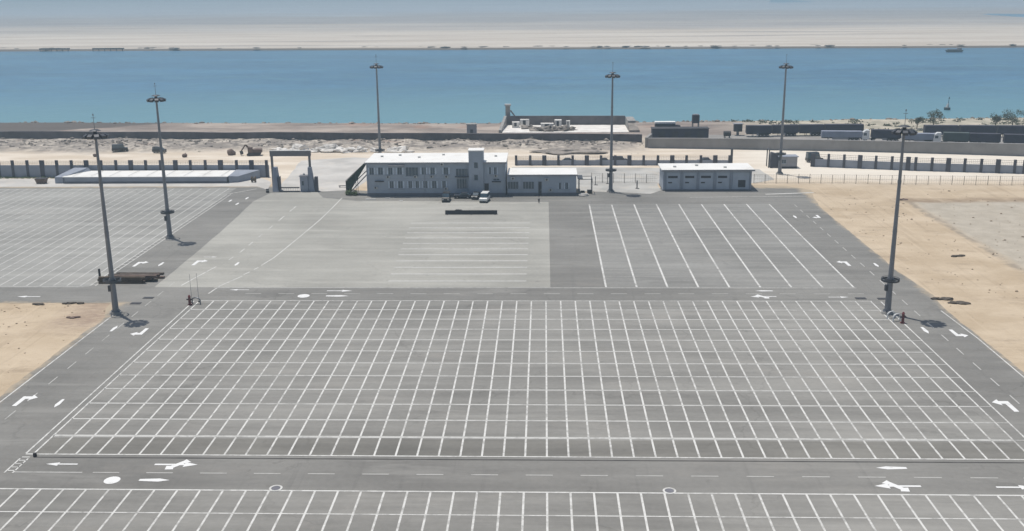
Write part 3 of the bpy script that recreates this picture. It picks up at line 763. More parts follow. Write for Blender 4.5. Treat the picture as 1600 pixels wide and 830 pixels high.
# small flat-roofed block with five bays
S = 96.6
sb = thing('service_block', 'small grey flat-roofed block with five bays behind the right parking lot', 'service building', (42, S, 0))
MB().box(30.7, 53.5, S, 105.2, 0.3, 5.35).build('wall', WALL, sb)
MB().box(30.6, 53.6, S-0.1, 105.3, 0, 0.3).build('plinth', PLINTH, sb)
rf = MB().box(30.2, 54.2, S-0.6, 106.0, 5.35, 5.62).build('roof', ROOFW, sb)
MB().box(30.15, 54.25, S-0.66, S-0.603, 5.2, 5.64).build('fascia', MIDG, rf)
bays = [(31.6, 35.0), (36.0, 39.3), (40.1, 43.6), (44.5, 47.8), (48.7, 52.9)]
BAYW = plain('blue_grey_door', (0.42, 0.465, 0.52), 0.6, 0.05)
for k, (a, b) in enumerate(bays):
    dp = MB().box(a, b, S-0.09, S-0.003, 0.45, 4.7).build('bay_panel', BAYW, sb)
    if k < 4:
        MB().box(a+0.35, b-0.6, S-0.13, S-0.093, 3.35, 3.95).build('louvre', DARK, dp)
        MB().box(a+0.4, a+1.4, S-0.13, S-0.093, 2.0, 2.35).build('louvre', DARK, dp)
        MB().box(b-0.2, b-0.12, S-0.15, S-0.093, 2.0, 2.4).build('handle', ACW, dp)
    else:
        MB().box(a+1.4, b-0.9, S-0.13, S-0.093, 0.9, 2.8).build('louvre', DARK, dp)
for x in (31.1, 35.5, 39.7, 44.05, 48.25, 53.3): MB().box(x-0.22, x+0.22, S-0.2, S-0.005, 0.3, 5.3).build('pilaster', FENCEW, sb)
for x, y in ((34, 100), (40, 102), (47, 99)): MB().box(x-0.4, x+0.4, y-0.3, y+0.3, 5.623, 6.0).build('vent', ACW, rf, bevel=0.04)

# long low shed at the left fence
ls = thing('low_shed', 'long low grey shed with white roof along the left fence', 'shed', (-110, 109, 0))
MB().box(-133.5, -88.0, 109.0, 117.0, 0.55, 1.75).build('wall', FENCEW, ls)
MB().box(-133.6, -87.9, 108.95, 117.0, 0, 0.55).build('plinth', PLINTH, ls)
rf = MB().hexa([(-133.9, 108.7, 1.75), (-87.6, 108.7, 1.75), (-87.6, 117.2, 1.75), (-133.9, 117.2, 1.75)], [(-133.9, 108.7, 1.92), (-87.6, 108.7, 1.92), (-87.6, 117.2, 2.15), (-133.9, 117.2, 2.15)]).build('roof', ROOFW, ls)
for k in range(9):
    x = -131+5.2*k; MB().box(x, x+0.12, 108.75, 117.1, 2.16, 2.20).build('roof_seam', ACW, rf)
MB().hexa([(-136.2, 109, 0), (-133.95, 109, 0), (-127.5, 116.9, 0), (-134.0, 116.9, 0)], [(-136.2, 109.1, 1.8), (-133.95, 109.1, 1.8), (-130, 116.9, 3.1), (-134.0, 116.9, 3.1)]).build('end_wall', FENCEW, ls)
MB().hexa([(-87.55, 109.3, 0), (-85.2, 110.0, 0), (-80.8, 116.8, 0), (-87.55, 116.8, 0)], [(-87.55, 109.3, 1.9), (-85.2, 110.0, 1.7), (-80.8, 116.8, 2.3), (-87.55, 116.8, 2.4)]).build('end_wall', FENCEW, ls)

# ------------------------------------------------------------------ fences
def pillar_fence(label, pts, spacing, hs, hp, wide_every=3, phase=0):
    a0 = Vector((*pts[0], 0))
    t = thing('pillar_fence', label, 'fence', tuple(a0))
    wall = MB(); rail = MB(); k = 0
    for a, b in zip(pts[:-1], pts[1:]):
        a, b = Vector((*a, 0)), Vector((*b, 0)); L = (b-a).length; d_ = (b-a)/L
        wall.beam(a+Vector((0, 0, hs/2)), b+Vector((0, 0, hs/2)), 0.22, hs)
        for z in (hs+0.35, (hs+hp)/2, hp-0.25): rail.beam(a+Vector((0, 0, z)), b+Vector((0, 0, z)), 0.05, 0.07)
        n_ = int(L/0.5)
        for q in range(n_): 
            p = a+d_*(q*0.5+0.25); rail.beam(p+Vector((0, 0, hs+0.01)), p+Vector((0, 0, hp-0.22)), 0.028)
        s = 0.0
        while s <= L:
            p = a+d_*s; w = 0.62 if (k+phase) % wide_every == 0 else 0.36
            pb = MB(); pb.beam(p-d_*w, p+d_*w, 0.46, 0.001)
            pb = MB().hexa([p+d_*i*w+Vector((-d_.y, d_.x, 0))*j*0.26 for i, j in ((-1, -1), (1, -1), (1, 1), (-1, 1))], [p+d_*i*w+Vector((-d_.y, d_.x, 0))*j*0.26+Vector((0, 0, hp)) for i, j in ((-1, -1), (1, -1), (1, 1), (-1, 1))])
            pb.build('pillar', PILLAR, t)
            s += spacing; k += 1
    wall.build('wall_panel', FENCEW, t); rail.build('railing', WIRE, t)
    return t
pillar_fence('blue-grey fence wall with dark pillars behind the long low shed, left of the gate', [(-183.1, 119.4), (-92, 118.2), (-78.4, 117.8)], 4.32, 3.5, 4.9, 3, 0)
pillar_fence('blue-grey fence wall with dark pillars behind the office wing', [(-8.7, 136.2), (54.6, 135.0)], 4.22, 1.55, 3.0, 3, 1)
pillar_fence('blue-grey fence wall with dark pillars right of the guard booth', [(78.4, 132.4), (105.6, 125.0), (133.7, 119.6), (168, 114.0)], 4.36, 2.3, 3.9, 3, 0)
gp = MB().box(54.9, 55.5, 134.9, 135.5, 0, 5.0).build('gate_post', DARKSTEEL, bevel=0.03); tag(gp, 'tall dark gate post at the right end of the fence behind the office wing', 'gate post')
def wire_fence(label, pts, spacing, h, sag=0):
    t = thing('wire_fence', label, 'fence', (*pts[0], 0)); net = MB()
    for a, b in zip(pts[:-1], pts[1:]):
        a, b = Vector((*a, 0)), Vector((*b, 0)); L = (b-a).length; d_ = (b-a)/L; n_ = max(1, round(L/spacing))
        for q in range(n_):
            p = a+d_*(L*q/n_)
            MB().cyl(p, p+Vector((0, 0, h+random.uniform(-0.1, 0.15))), 0.07, n=8).build('fence_post', WIRE, t)
        for z in (0.25, h*0.5, h*0.95): net.beam(a+Vector((0, 0, z)), b+Vector((0, 0, z)), 0.04)
        for q in range(int(L/0.6)):
            p = a+d_*(0.6*q+0.3); net.beam(p+Vector((0, 0, 0.25)), p+Vector((0, 0, h*0.95)), 0.018)
    net.build('wire_mesh', WIRE, t)
wire_fence('rusty wire fence along the right sand below the pillar fence', [(56.2, 106.4), (77, 106.0), (101.7, 103.9), (126.3, 102.7), (156, 101.5)], 3.2, 2.5)
wire_fence('grey wire fence across the forecourt between wing and flat-roofed block', [(12.6, 108.2), (30.4, 107.0)], 3.0, 2.6)
for x, y, h, lab in ((16.8, 106.4, 3.0, 'thin grey post on the forecourt just right of the light mast'), (24.2, 99.5, 2.2, 'short dark post with foot plate nearest the flat-roofed block'), (13.5, 104.6, 2.4, 'thin grey post on the forecourt left of the light mast')):
    q = thing('marker_post', lab, 'post', (x, y, 0), group='posts on the forecourt')
    MB().cyl((x, y, 0.1), (x, y, h), 0.16 if h < 2.3 else 0.09, n=10).build('shaft', DARKSTEEL, q); MB().box(x-0.4, x+0.6, y-0.3, y+0.3, 0.045, 0.12).build('foot', DARK, q)

# ------------------------------------------------------------------ entrance gate
ga = thing('gate_arch', 'dark square entrance arch over the road left of the office', 'gate', (-67, 98, 0))
for x in (-72.2, -62.2): MB().beam((x, 98.5, 0), (x, 98.5, 9.2), 0.55).build('post', GATEM, ga)
MB().box(-72.6, -61.8, 98.1, 98.9, 9.2, 10.6).build('beam', GATEM, ga)
MB().box(-72.65, -61.75, 98.05, 98.95, 10.6, 10.68).build('cap', ACW, ga)
p1 = thing('gate_pier', 'grey tapered pier at the left side of the entrance arch', 'pier', (-71.3, 97, 0), group='piers of the entrance gate')
MB().hexa([(-72.0, 96.2, 0), (-70.4, 96.2, 0), (-70.4, 99.6, 0), (-72.0, 99.6, 0)], [(-72.0, 97.8, 6.2), (-71.1, 97.8, 6.2), (-71.1, 99.6, 6.2), (-72.0, 99.6, 6.2)]).build('shaft', FENCEW, p1)
MB().box(-70.39, -70.34, 96.6, 99.2, 0.3, 3.8).build('side_panel', PILLAR, p1)
p2 = thing('gate_pier', 'dark grey tapered pier at the right side of the entrance arch', 'pier', (-61.5, 97, 0), group='piers of the entrance gate')
MB().hexa([(-62.5, 96.6, 0), (-60.8, 96.6, 0), (-60.8, 98.0, 0), (-62.5, 98.0, 0)], [(-62.5, 97.0, 6.4), (-61.6, 97.0, 6.4), (-61.6, 98.0, 6.4), (-62.5, 98.0, 6.4)]).build('shaft', FENCEW, p2)
MB().box(-60.78, -60.05, 96.4, 97.8, 0, 3.9).build('wing_panel', PILLAR, p2)
gb = thing('gate_booth', 'small grey ticket booth under the right end of the entrance arch', 'booth', (-63.6, 97, 0))
MB().box(-64.6, -62.55, 96.4, 98.0, 0, 4.1).build('wall', FENCEW, gb); MB().box(-64.75, -62.45, 96.2, 98.05, 4.1, 4.3).build('roof', MIDG, gb)
window(gb, -64.2, -63.5, 1.6, 3.0, 96.4, 0, 0)
MB().lump((-63.6, 97.2, 4.55), 0.28, (1, 1, 0.9), 2).build('roof_lamp', ACW, gb)
sg = thing('sliding_gate', 'low dark sliding gate across the road under the entrance arch', 'gate', (-67.5, 96.6, 0))
MB().beam((-70.3, 96.3, 1.15), (-64.8, 96.3, 1.15), 0.22, 0.28).build('top_rail', DARK, sg); MB().beam((-70.3, 96.3, 0.22), (-64.8, 96.3, 0.22), 0.16, 0.18).build('bottom_rail', DARK, sg)
q = MB()
for k in range(12): q.beam((-70.1+0.47*k, 96.3, 0.3), (-70.1+0.47*k, 96.3, 1.05), 0.05)
q.build('bars', WIRE, sg)
tb = thing('traffic_barrel', 'small dark barrel on the road left of the entrance arch', 'barrel', (-73.1, 95.4, 0)); MB().cyl((-73.1, 95.4, 0.03), (-73.1, 95.4, 1.0), 0.42, 0.38, 12).build('drum', DARK, tb); MB().ring((-73.1, 95.4, 0.6), 0.45, 0.05, 0.12, 12).build('band', ACW, tb)
bx = thing('skip_bin', 'brown metal skip standing before the left pillar fence', 'skip', (-140.2, 109, 0)); MB().hexa([(-141.2, 108.5, 0.05), (-139.0, 108.5, 0.05), (-139.0, 110, 0.05), (-141.2, 110, 0.05)], [(-141.6, 108.3, 1.4), (-138.6, 108.3, 1.4), (-138.6, 110.2, 1.4), (-141.6, 110.2, 1.4)]).build('body', RUST, bx); MB().box(-141.65, -138.55, 108.25, 110.25, 1.4, 1.5).build('rim', DARK, bx)
bo = thing('cable_drum', 'brown wooden cable drum beside the right end of the low shed', 'cable drum', (-80.9, 110.2, 0)); MB().cyl((-81.4, 110.2, 0.85), (-81.2, 110.2, 0.85), 0.8, n=18).build('flange', BROWN, bo); MB().cyl((-80.5, 110.2, 0.85), (-80.3, 110.2, 0.85), 0.8, n=18).build('flange', BROWN, bo); MB().cyl((-81.2, 110.2, 0.85), (-80.5, 110.2, 0.85), 0.5, n=16).build('core', DIRTY, bo)

# guard booth by the right fence
kb = thing('guard_booth', 'grey guard booth with dark frame at the end of the right pillar fence', 'booth', (69.5, 131, 0))
MB().box(68.0, 73.2, 129.6, 133.0, 0.1, 3.3).build('wall', MIDG, kb); MB().box(67.7, 73.5, 129.3, 133.3, 3.3, 3.5).build('roof', FENCEW, kb); MB().box(67.95, 73.25, 129.55, 129.597, 0.0, 0.5).build('plinth', DARK, kb)
MB().hexa([(65.6, 130.2, 0), (67.95, 130.0, 0), (67.95, 133, 0), (65.6, 133, 0)], [(66.0, 131, 4.4), (67.95, 130.6, 3.9), (67.95, 133, 3.9), (66.0, 133, 4.4)]).build('porch', PILLAR, kb); window(kb, 68.6, 70.0, 1.4, 2.6, 129.6, 0, 1)
for y in (130.6, 133.4): MB().beam((65.2, y, 0), (65.2, y, 5.2), 0.26).build('frame_post', DARKSTEEL, kb)
MB().beam((65.2, 130.6, 5.2), (65.2, 133.4, 5.2), 0.22).beam((65.2, 130.6, 5.2), (67.6, 130.6, 5.2), 0.2).build('frame_beam', DARKSTEEL, kb)

# ------------------------------------------------------------------ long canal walls
def long_wall(name, label, pts, hs, w, mat, cap):
    t = thing(name, label, 'wall', (*pts[0], 0)); m = MB(); c = MB()
    for k in range(len(pts)-1):
        a, b = Vector((*pts[k], 0)), Vector((*pts[k+1], 0)); d_ = (b-a).normalized(); q = Vector((-d_.y, d_.x, 0))*w/2
        z0, z1 = Vector((0, 0, hs[k])), Vector((0, 0, hs[k+1]))
        lo = Vector((0, 0, -0.6))
        m.hexa([a-q+lo, b-q+lo, b+q+lo, a+q+lo], [a-q+z0, b-q+z1, b+q+z1, a+q+z0])
        q2 = q*1.25; e = Vector((0, 0, 0.003)); e2 = Vector((0, 0, 0.2))
        c.hexa([a-q2+z0+e, b-q2+z1+e, b+q2+z1+e, a+q2+z0+e], [a-q2+z0+e2, b-q2+z1+e2, b+q2+z1+e2, a+q2+z0+e2])
    m.build('wall_face', mat, t); c.build('coping', cap, t)
lw = [(-260+14.65*k, 200-0.93*k+random.uniform(-0.2, 0.2)) for k in range(21)]
long_wall('canal_wall', 'long dark stone wall running along the canal land from the left', lw, [2.55+random.uniform(-0.15, 0.15) for _ in lw], 0.7, WALLDK, WALLDK)
rw = [(36.0, 181.0), (33.2, 169.4)]; long_wall('return_wall', 'short pale end wall joining the dark stone wall to the grey retaining wall', rw, [2.8, 3.1], 0.7, CONC, CONC)
rw = [(33.7, 168.9), (45.7, 167.5), (58, 165.9), (86, 162.1), (98, 160.2), (116.6, 156.6), (133, 153.1), (148, 149.6), (205, 137)]
long_wall('retaining_wall', 'tall weathered grey concrete wall in front of the parked trucks', rw, [3.05, 3.2, 3.3, 3.35, 3.3, 3.4, 3.5, 3.6, 3.7], 0.8, WALLLT, WALLLT)
flat('truck_road', MB().sheet([(35, 171), (58, 168), (98, 162), (133, 155), (205, 140), (230, 150), (190, 186), (150, 192), (60, 198), (37, 198)], 0.05), plain('dusty_truck_road', (0.30, 0.285, 0.265), 0.95, 0.15, 0.1))

# ------------------------------------------------------------------ roofless compound by the water
cp = thing('roofless_compound', 'roofless walled compound with white floor beside the canal', 'ruin', (8, 215, 0))
MB().hexa([(-14.6, 226.6, -0.5), (30.6, 225.4, -0.5), (30.6, 226.2, -0.5), (-14.6, 227.4, -0.5)], [(-14.6, 226.6, 3.5), (30.6, 225.4, 3.5), (30.6, 226.2, 3.5), (-14.6, 227.4, 3.5)]).build('back_wall', WALLDK, cp)
MB().hexa([(-16.9, 205.5, -0.5), (-15.9, 205.5, -0.5), (-14.7, 226.5, -0.5), (-15.7, 226.5, -0.5)], [(-16.9, 205.5, 1.0), (-15.9, 205.5, 1.0), (-14.7, 226.5, 3.6), (-15.7, 226.5, 3.6)]).build('side_wall', CONC, cp)
MB().box(30.7, 33.6, 214, 226.3, -0.5, 3.1).build('end_block', CONC, cp)
MB().hexa([(30.7, 206, -0.5), (34.6, 206, -0.5), (33.6, 213.9, -0.5), (30.7, 213.9, -0.5)], [(30.7, 206, 0.7), (34.4, 206, 0.7), (33.6, 213.9, 2.4), (30.7, 213.9, 2.4)]).build('ramp_wall', STONE, cp)
MB().box(-15.6, 30.5, 205.2, 225.3, -0.6, 0.14).build('floor', plain('bleached_floor', (0.76, 0.73, 0.68), 0.9, 0.12, 0.3, dirt=(0.58, 0.54, 0.48)), cp)
for k, (x0, x1, y0, y1, h) in enumerate(((-12.4, -9.6, 218, 220.5, 1.9), (-9.4, -6.0, 221, 223, 2.5), (-1.6, 3.2, 214.5, 217, 1.8), (3.6, 6.2, 217, 220, 2.7), (8.0, 9.4, 218, 220, 2.3))):
    hb = thing('ruined_hut', ('small white ruined hut left-most on the compound floor', 'taller white ruined hut against the compound back wall, left side', 'wide low white ruined hut in the middle of the compound', 'tallest white ruined hut in the middle of the compound', 'narrow white ruined hut right of the other huts')[k], 'hut', (x0, y0, 0.14), group='ruined white huts in the compound')
    MB().box(x0, x1, y0, y1, 0.14, 0.3+h).build('wall', WHITER, hb)
    MB().box(x0+0.3*(x1-x0), x0+0.62*(x1-x0), y0-0.05, y0-0.003, 0.7, 0.5+h*0.8).build('doorway', DARK, hb)
for k, (x, y, r) in enumerate(((-3.4, 210, 1.7), (0, 209, 2.1), (3.6, 209.5, 1.7), (6.6, 210, 2.0), (9.5, 211, 1.6), (-6.0, 216, 1.8), (1.5, 212, 2.0), (5.2, 213, 1.7))):
    tag(MB().lump((x, y, 0.3), r, (1.3, 0.9, 0.62), k+11, 3, 0.75).build('rubble_heap', STONE), 'grey rubble heap on the white compound floor, among the ruined huts', 'rubble', 'rubble heaps in the compound')
sv = thing('signal_tower', 'slender concrete tower with braced leg at the left back corner of the compound', 'tower', (-14.2, 228.5, 0))
MB().box(-15.2, -13.4, 228.0, 229.6, -0.6, 7.2).build('shaft', CONC, sv); MB().box(-15.5, -13.1, 227.7, 229.9, 7.2, 7.8).build('cap', ACW, sv); MB().beam((-13.3, 228.8, 5.4), (-9.2, 228.8, 0), 0.5).build('brace', CONC, sv)
hu = thing('square_hut', 'small dark square hut behind the dark stone wall, above the stair tower', 'hut', (-26.3, 199.5, 0)); MB().box(-28.0, -24.6, 198.2, 201, -0.3, 4.0).build('wall', MIDG, hu); MB().box(-28.2, -24.4, 198, 201.2, 4.0, 4.2).build('roof', CONC, hu); MB().box(-26.8, -25.8, 198.14, 198.197, 0, 2.3).build('door', DARK, hu)
wt = thing('water_tank', 'dark elevated water tank on pale legs behind the right wall', 'water tank', (54, 203, 0)); MB().box(52.9, 55.4, 202.2, 204.4, 3.6, 6.5).build('tank', TRAIL_DK, wt, bevel=0.1)
for x, y in ((53.1, 202.4), (55.2, 202.4), (53.1, 204.2), (55.2, 204.2)): MB().beam((x, y, -0.2), (x, y, 3.6), 0.3).build('leg', CONC, wt)
MB().box(53.2, 55.1, 202.5, 204.1, 6.5, 6.75).build('lid', MIDG, wt)
fb = thing('flat_store', 'low dark flat-roofed store behind the corner of the grey wall', 'store', (45, 186, 0)); MB().box(36.8, 56.0, 184.5, 189, 0, 4.0).build('wall', TRAIL_DK, fb); MB().box(36.6, 56.2, 184.3, 189.2, 4.0, 4.2).build('roof', DARK, fb)
for k in range(4): MB().box(39+4.4*k, 41.2+4.4*k, 184.43, 184.497, 0.1, 3.2).build('door', DARK, fb)
wl = thing('box_truck', 'dark box truck with white roof parked behind the low flat store', 'truck', (44, 193, 0)); MB().box(38.5, 45.4, 191.6, 194.2, 0.9, 4.9).build('cargo_box', TRAIL_DK, wl); MB().box(38.4, 45.5, 191.5, 194.3, 4.9, 5.5).build('roof', ROOFW, wl); MB().hexa([(45.5, 191.7, 0.6), (48.2, 191.7, 0.6), (48.2, 194.1, 0.6), (45.5, 194.1, 0.6)], [(45.5, 191.7, 4.4), (47.2, 191.7, 4.2), (47.2, 194.1, 4.2), (45.5, 194.1, 4.4)]).build('cab', TRAIL_DK, wl)
for x in (40, 44, 47):
    for y in (191.8, 194.0): MB().cyl((x, y-0.15, 0.5), (x, y+0.15, 0.5), 0.5, n=14).build('wheel', TYRE, wl)
for x, y, lab in ((63.3, 190, 'small dark oil tank on the ground right of the elevated water tank'), (68.2, 197, 'dark square kiosk on a post right of the elevated water tank')):
    if 'oil' in lab:
        q = thing('oil_tank', lab, 'tank', (x, y, 0)); MB().cyl((x-1.2, y, 1.6), (x+1.2, y, 1.6), 0.9, n=16).build('tank', DARK, q)
        for e in (-0.8, 0.8): MB().box(x+e-0.15, x+e+0.15, y-0.6, y+0.6, 0, 0.85).build('cradle', CONC, q)
    else:
        q = thing('kiosk', lab, 'kiosk', (x, y, 0)); MB().box(x-1.4, x+1.4, y-1, y+1, 1.4, 4.0).build('box', DARK, q); MB().box(x-1.7, x+1.7, y-1.3, y+1.3, 4.0, 4.2).build('roof', MIDG, q); MB().box(x-0.4, x+0.4, y-0.4, y+0.4, 0, 1.4).build('stem', CONC, q)

# ------------------------------------------------------------------ trucks behind the wall (local +x is the tail)
def wheel(parent, x, y, r, w=0.32):
    wh = MB().cyl((x, y-w/2, r), (x, y+w/2, r), r, n=16).build('wheel', TYRE, parent, True)
    MB().cyl((x, y-w/2-0.02, r), (x, y+w/2+0.02, r), r*0.52, n=12).build('rim', RIM, wh, True)
def trailer_parts(t, x0, L, mat, h=3.9):
    MB().hexa([(x0, -1.25, 1.25), (x0+L, -1.25, 1.25), (x0+L, 1.25, 1.25), (x0, 1.25, 1.25)], [(x0+0.05, -1.2, h), (x0+L-0.05, -1.2, h), (x0+L-0.05, 1.2, h), (x0+0.05, 1.2, h)]).build('trailer_body', mat, t, True, bevel=0.06)
    MB().box(x0+0.2, x0+L-0.2, -0.5, 0.5, 0.85, 1.24).build('chassis', DARK, t, True)
    MB().box(x0+3.5, x0+L-4.6, -1.2, -1.12, 0.5, 1.2).build('side_guard', MIDG, t, True)
    for k in range(3):
        for y in (-1.0, 1.0): wheel(t, x0+L-1.3-1.3*k, y, 0.5)
def semi(label, cabm, boxm, L, loc, rz, group):
    t = thing('semi_truck', label, 'truck', loc, rz, group)
    MB().prism([(-2.3, 0.6), (0, 0.6), (0, 3.75), (-1.2, 3.75), (-2.1, 3.0), (-2.3, 1.9)], -1.22, 1.22).build('cab', cabm, t, True, bevel=0.05)
    MB().hexa([(-2.32, -1.05, 1.98), (-2.32, 1.05, 1.98), (-2.28, 1.05, 1.95), (-2.28, -1.05, 1.95)], [(-2.13, -1.0, 2.9), (-2.13, 1.0, 2.9), (-2.05, 1.0, 2.9), (-2.05, -1.0, 2.9)]).build('windscreen', GLASS, t, True)
    for y in (-1.24, 1.24): MB().box(-1.9, -0.9, y-0.015, y+0.015, 1.95, 2.8).build('side_window', GLASS, t, True)
    MB().box(-2.4, -2.2, -1.2, 1.2, 0.45, 0.9).build('bumper', MIDG, t, True)
    for y in (-1.0, 1.0): wheel(t, -1.2, y, 0.5); wheel(t, 1.3, y, 0.5)
    MB().box(-0.1, 2.2, -0.45, 0.45, 0.6, 0.84).build('tractor_frame', DARK, t, True)
    trailer_parts(t, 0.7, L, boxm)
    return t
def trailer(label, boxm, L, loc, rz, group, h=3.9):
    t = thing('semi_trailer', label, 'trailer', loc, rz, group)
    trailer_parts(t, 0, L, boxm, h)
    for y in (-0.9, 0.9): MB().beam((2.4, y, 0), (2.4, y, 1.24), 0.16).build('landing_leg', MIDG, t, True)
    return t
G1, G2 = 'trucks parked behind the grey wall', 'dark trailers in the far row'
trailer('long pale blue tarpaulin trailer parked left of the dark trailer with white cab', TRAIL_LT, 13.4, (94.0, 183.6, 0.05), R(-5), G1, 3.3)
semi('truck with white cab and dark trailer behind the grey wall', CARWHITE, TRAIL_DK, 9.6, (109.6, 182.0, 0.05), R(-8), G1)
trailer('shorter pale blue tarpaulin trailer parked beyond the head of the right light mast', TRAIL_LT, 11.4, (119.4, 177.8, 0.05), R(-10), G1, 3.3)
semi('truck with white cab and dark green trailer behind the grey wall', CARWHITE, TRAIL_GN, 8.0, (131.0, 175.0, 0.05), R(-13), G1)
trailer('dark trailer right of the dark green trailer', TRAIL_DK, 9.4, (139.4, 172.6, 0.05), R(-12), G1)
trailer('dark trailer at the right edge of the picture, front row', TRAIL_DK, 13.0, (149.4, 170.0, 0.05), R(-12), G1)
trailer('dark trailer standing alone, left-most of the far row', TRAIL_DK, 8.8, (70.4, 193.4, 0.05), R(0), G2)
trailer('dark trailer second from the left in the far row', TRAIL_DK, 9.2, (79.6, 194.4, 0.05), R(2), G2)
trailer('dark trailer just left of the long pale blue one, in the far row', TRAIL_DK, 8.6, (89.2, 194.9, 0.05), R(2), G2)
trailer('dark trailer behind the long pale blue one, in the far row', TRAIL_DK, 13.4, (98.2, 195.6, 0.05), R(0), G2)
trailer('dark trailer behind the white cab of the green truck, in the far row', TRAIL_DK, 11.4, (131.5, 192.0, 0.05), R(-4), G2)
trailer('dark trailer in the far row above the first front dark trailer on the right', TRAIL_DK, 11.8, (143.4, 191.2, 0.05), R(-4), G2)
trailer('dark trailer at the right edge of the picture, far row', TRAIL_DK, 13.4, (155.7, 190.2, 0.05), R(-4), G2)

# ------------------------------------------------------------------ cars
def make_car(label, cat, paintm, loc, rz, group=None, van=False, L=4.3, H=1.55, Wd=1.78):
    t = thing('van' if van else 'car', label, cat, loc, rz, group)
    h, w = L/2, Wd/2
    if van: low = [(-h, 0.35), (h, 0.35), (h, 1.05), (h-0.25, 1.2), (-h, 1.2)]; top = [(-h+0.05, 1.2), (h-0.9, 1.2), (h-1.45, H), (-h+0.15, H)]
    else: low = [(-h, 0.32), (h, 0.32), (h, 0.75), (h-0.15, 0.9), (-h, 0.95)]; top = [(-h+0.35, 0.95), (h-1.15, 0.9), (h-1.85, H), (-h+0.95, H)]
    MB().prism(low, -w, w).build('body', paintm, t, True, bevel=0.08)
    cb = MB().prism(top, -w+0.12, w-0.12).build('cabin', GLASS, t, True, bevel=0.05)
    r0, r1 = top[3][0], top[2][0]
    MB().box(r0-0.03, r1+0.03, -w+0.1, w-0.1, H-0.02, H+0.05).build('roof', paintm, t, True, bevel=0.03)
    for x in (-h+0.78, h-0.82):
        for y in (-w+0.06, w-0.06): wheel(t, x, y, 0.34, 0.22)
    for y in (-w+0.3, w-0.3): MB().box(h-0.02, h+0.04, y-0.2, y+0.2, 0.62, 0.8).build('headlight', LIGHTL, t, True)
    MB().box(h-0.02, h+0.09, -w+0.1, w-0.1, 0.33, 0.5).build('bumper', DARK, t, True)
    return t
G3 = 'cars outside the office'
make_car('white van parked nose-out before the office stair tower', 'van', CARWHITE, (-15.2, 83.6, 0.04), R(-97), G3, True, 4.6, 2.15, 1.95)
make_car('dark boxy car parked nose-out left of the stair tower', 'car', CARDARK, (-24.9, 84.2, 0.04), R(-90), G3, True, 4.2, 2.0, 1.9)
make_car('low dark car parked sideways between the boxy car and the white van', 'car', CARBLUE, (-21.0, 87.6, 0.04), R(178), G3, False, 4.3, 1.45)
make_car('small dark car parked behind the white van, by the tower door', 'car', CARDARK, (-17.6, 87.3, 0.04), R(-100), G3, False, 3.9, 1.5, 1.7)
G4 = 'dark cars beyond the fences'
make_car('dark car behind the fence, nearest the office roof edge', 'car', CARBLUE, (7.2, 139.6, 0.03), R(0), G4)
make_car('dark car behind the fence, left beside the light mast', 'car', CARDARK, (17.3, 139.4, 0.03), R(180), G4)
make_car('dark pickup-like car behind the fence, right beside the light mast', 'car', CARBLUE, (22.4, 140.2, 0.03), R(0), G4, True, 4.8, 1.9)
make_car('dark car behind the fence, above the small flat-roofed block', 'car', CARDARK, (47.8, 139.0, 0.03), R(180), G4, False, 4.5, 1.6)
make_car('dark high van behind the first pillars right of the guard booth', 'van', CARDARK, (80.9, 140.5, 0.03), R(10), G4, True, 5.0, 2.9, 2.0)
make_car('dark van on the sand track between the two left light masts', 'van', CARDARK, (-140.6, 165.2, 0.1), R(20), G4, True, 5.0, 2.3, 2.0)
make_car('dark car on the sand track seen beside the pole of the second left mast', 'car', CARDARK, (-126.3, 162.2, 0.05), R(-15), G4, True, 4.4, 1.9, 1.8)
# excavator and loose things on the sand track
ex = thing('excavator', 'brown tracked excavator on the sand track behind the gate', 'excavator', (-93.5, 156.5, 0), R(8))
for y in (-1.2, 1.2): MB().prism([(-2.1, 0.3), (-1.7, 0), (1.7, 0), (2.1, 0.3), (2.1, 0.65), (1.7, 0.9), (-1.7, 0.9), (-2.1, 0.65)], y-0.3, y+0.3).build('track', DARK, ex, True)
MB().box(-0.2, 2.6, -1.3, 1.3, 0.95, 2.1).build('engine_house', RUST, ex, True, bevel=0.12); cbx = MB().box(-1.7, -0.25, -1.3, -0.1, 0.95, 2.8).build('cab', RUST, ex, True, bevel=0.1); MB().box(-1.73, -1.68, -1.2, -0.2, 1.7, 2.6).build('pane', GLASS, cbx, True)
MB().beam((-0.6, 0.5, 1.5), (-2.6, 0.5, 3.4), 0.4, 0.5).build('boom', RUST, ex, True); MB().beam((-2.6, 0.5, 3.4), (-4.0, 0.5, 1.4), 0.3, 0.4).build('stick', RUST, ex, True); MB().prism([(-4.5, 1.4), (-3.6, 1.4), (-3.4, 0.5), (-4.2, 0.2)], 0.0, 1.0).build('bucket', DARK, ex, True)
for x, y, r, lab in ((-101.2, 157.6, 1.3, 'round brown boulder on the sand track left of the excavator'), (-144.6, 155.2, 0.7, 'small brown boulder on the sand track behind the nearest left mast'), (-115.0, 153.6, 0.8, 'small brown boulder on the sand track right of the second left mast')):
    tag(MB().lump((x, y, r*0.6), r, (1, 1, 0.9), int(-x), 2, 0.3).build('boulder', RUST), lab, 'boulder', 'boulders on the sand track')
sp = MB()
for k in range(7): sp.lump((-86+5.2*k+random.uniform(-1, 1), 163+random.uniform(-1, 1), 0.5), random.uniform(1.3, 2.2), (1.6, 1, 0.55+0.2*(k % 2)), 20+k, 3, 0.6)
tag(sp.build('sand_heap', WHITER), 'ridge of white sand heaps seen through and above the entrance arch', 'sand heap')
tag(MB().lump((-46.5, 158, 0.6), 2.4, (1.5, 1, 0.7), 41, 3, 0.65).build('sand_heap', WHITER), 'white sand heap behind the mast at the office roof', 'sand heap')
tag(MB().lump((8, 160, 0.1), 3.2, (3.0, 1.3, 0.32), 47, 4, 0.6).build('sand_heap', STONE), 'wide grey mound of earth behind the office wing fence', 'sand heap')

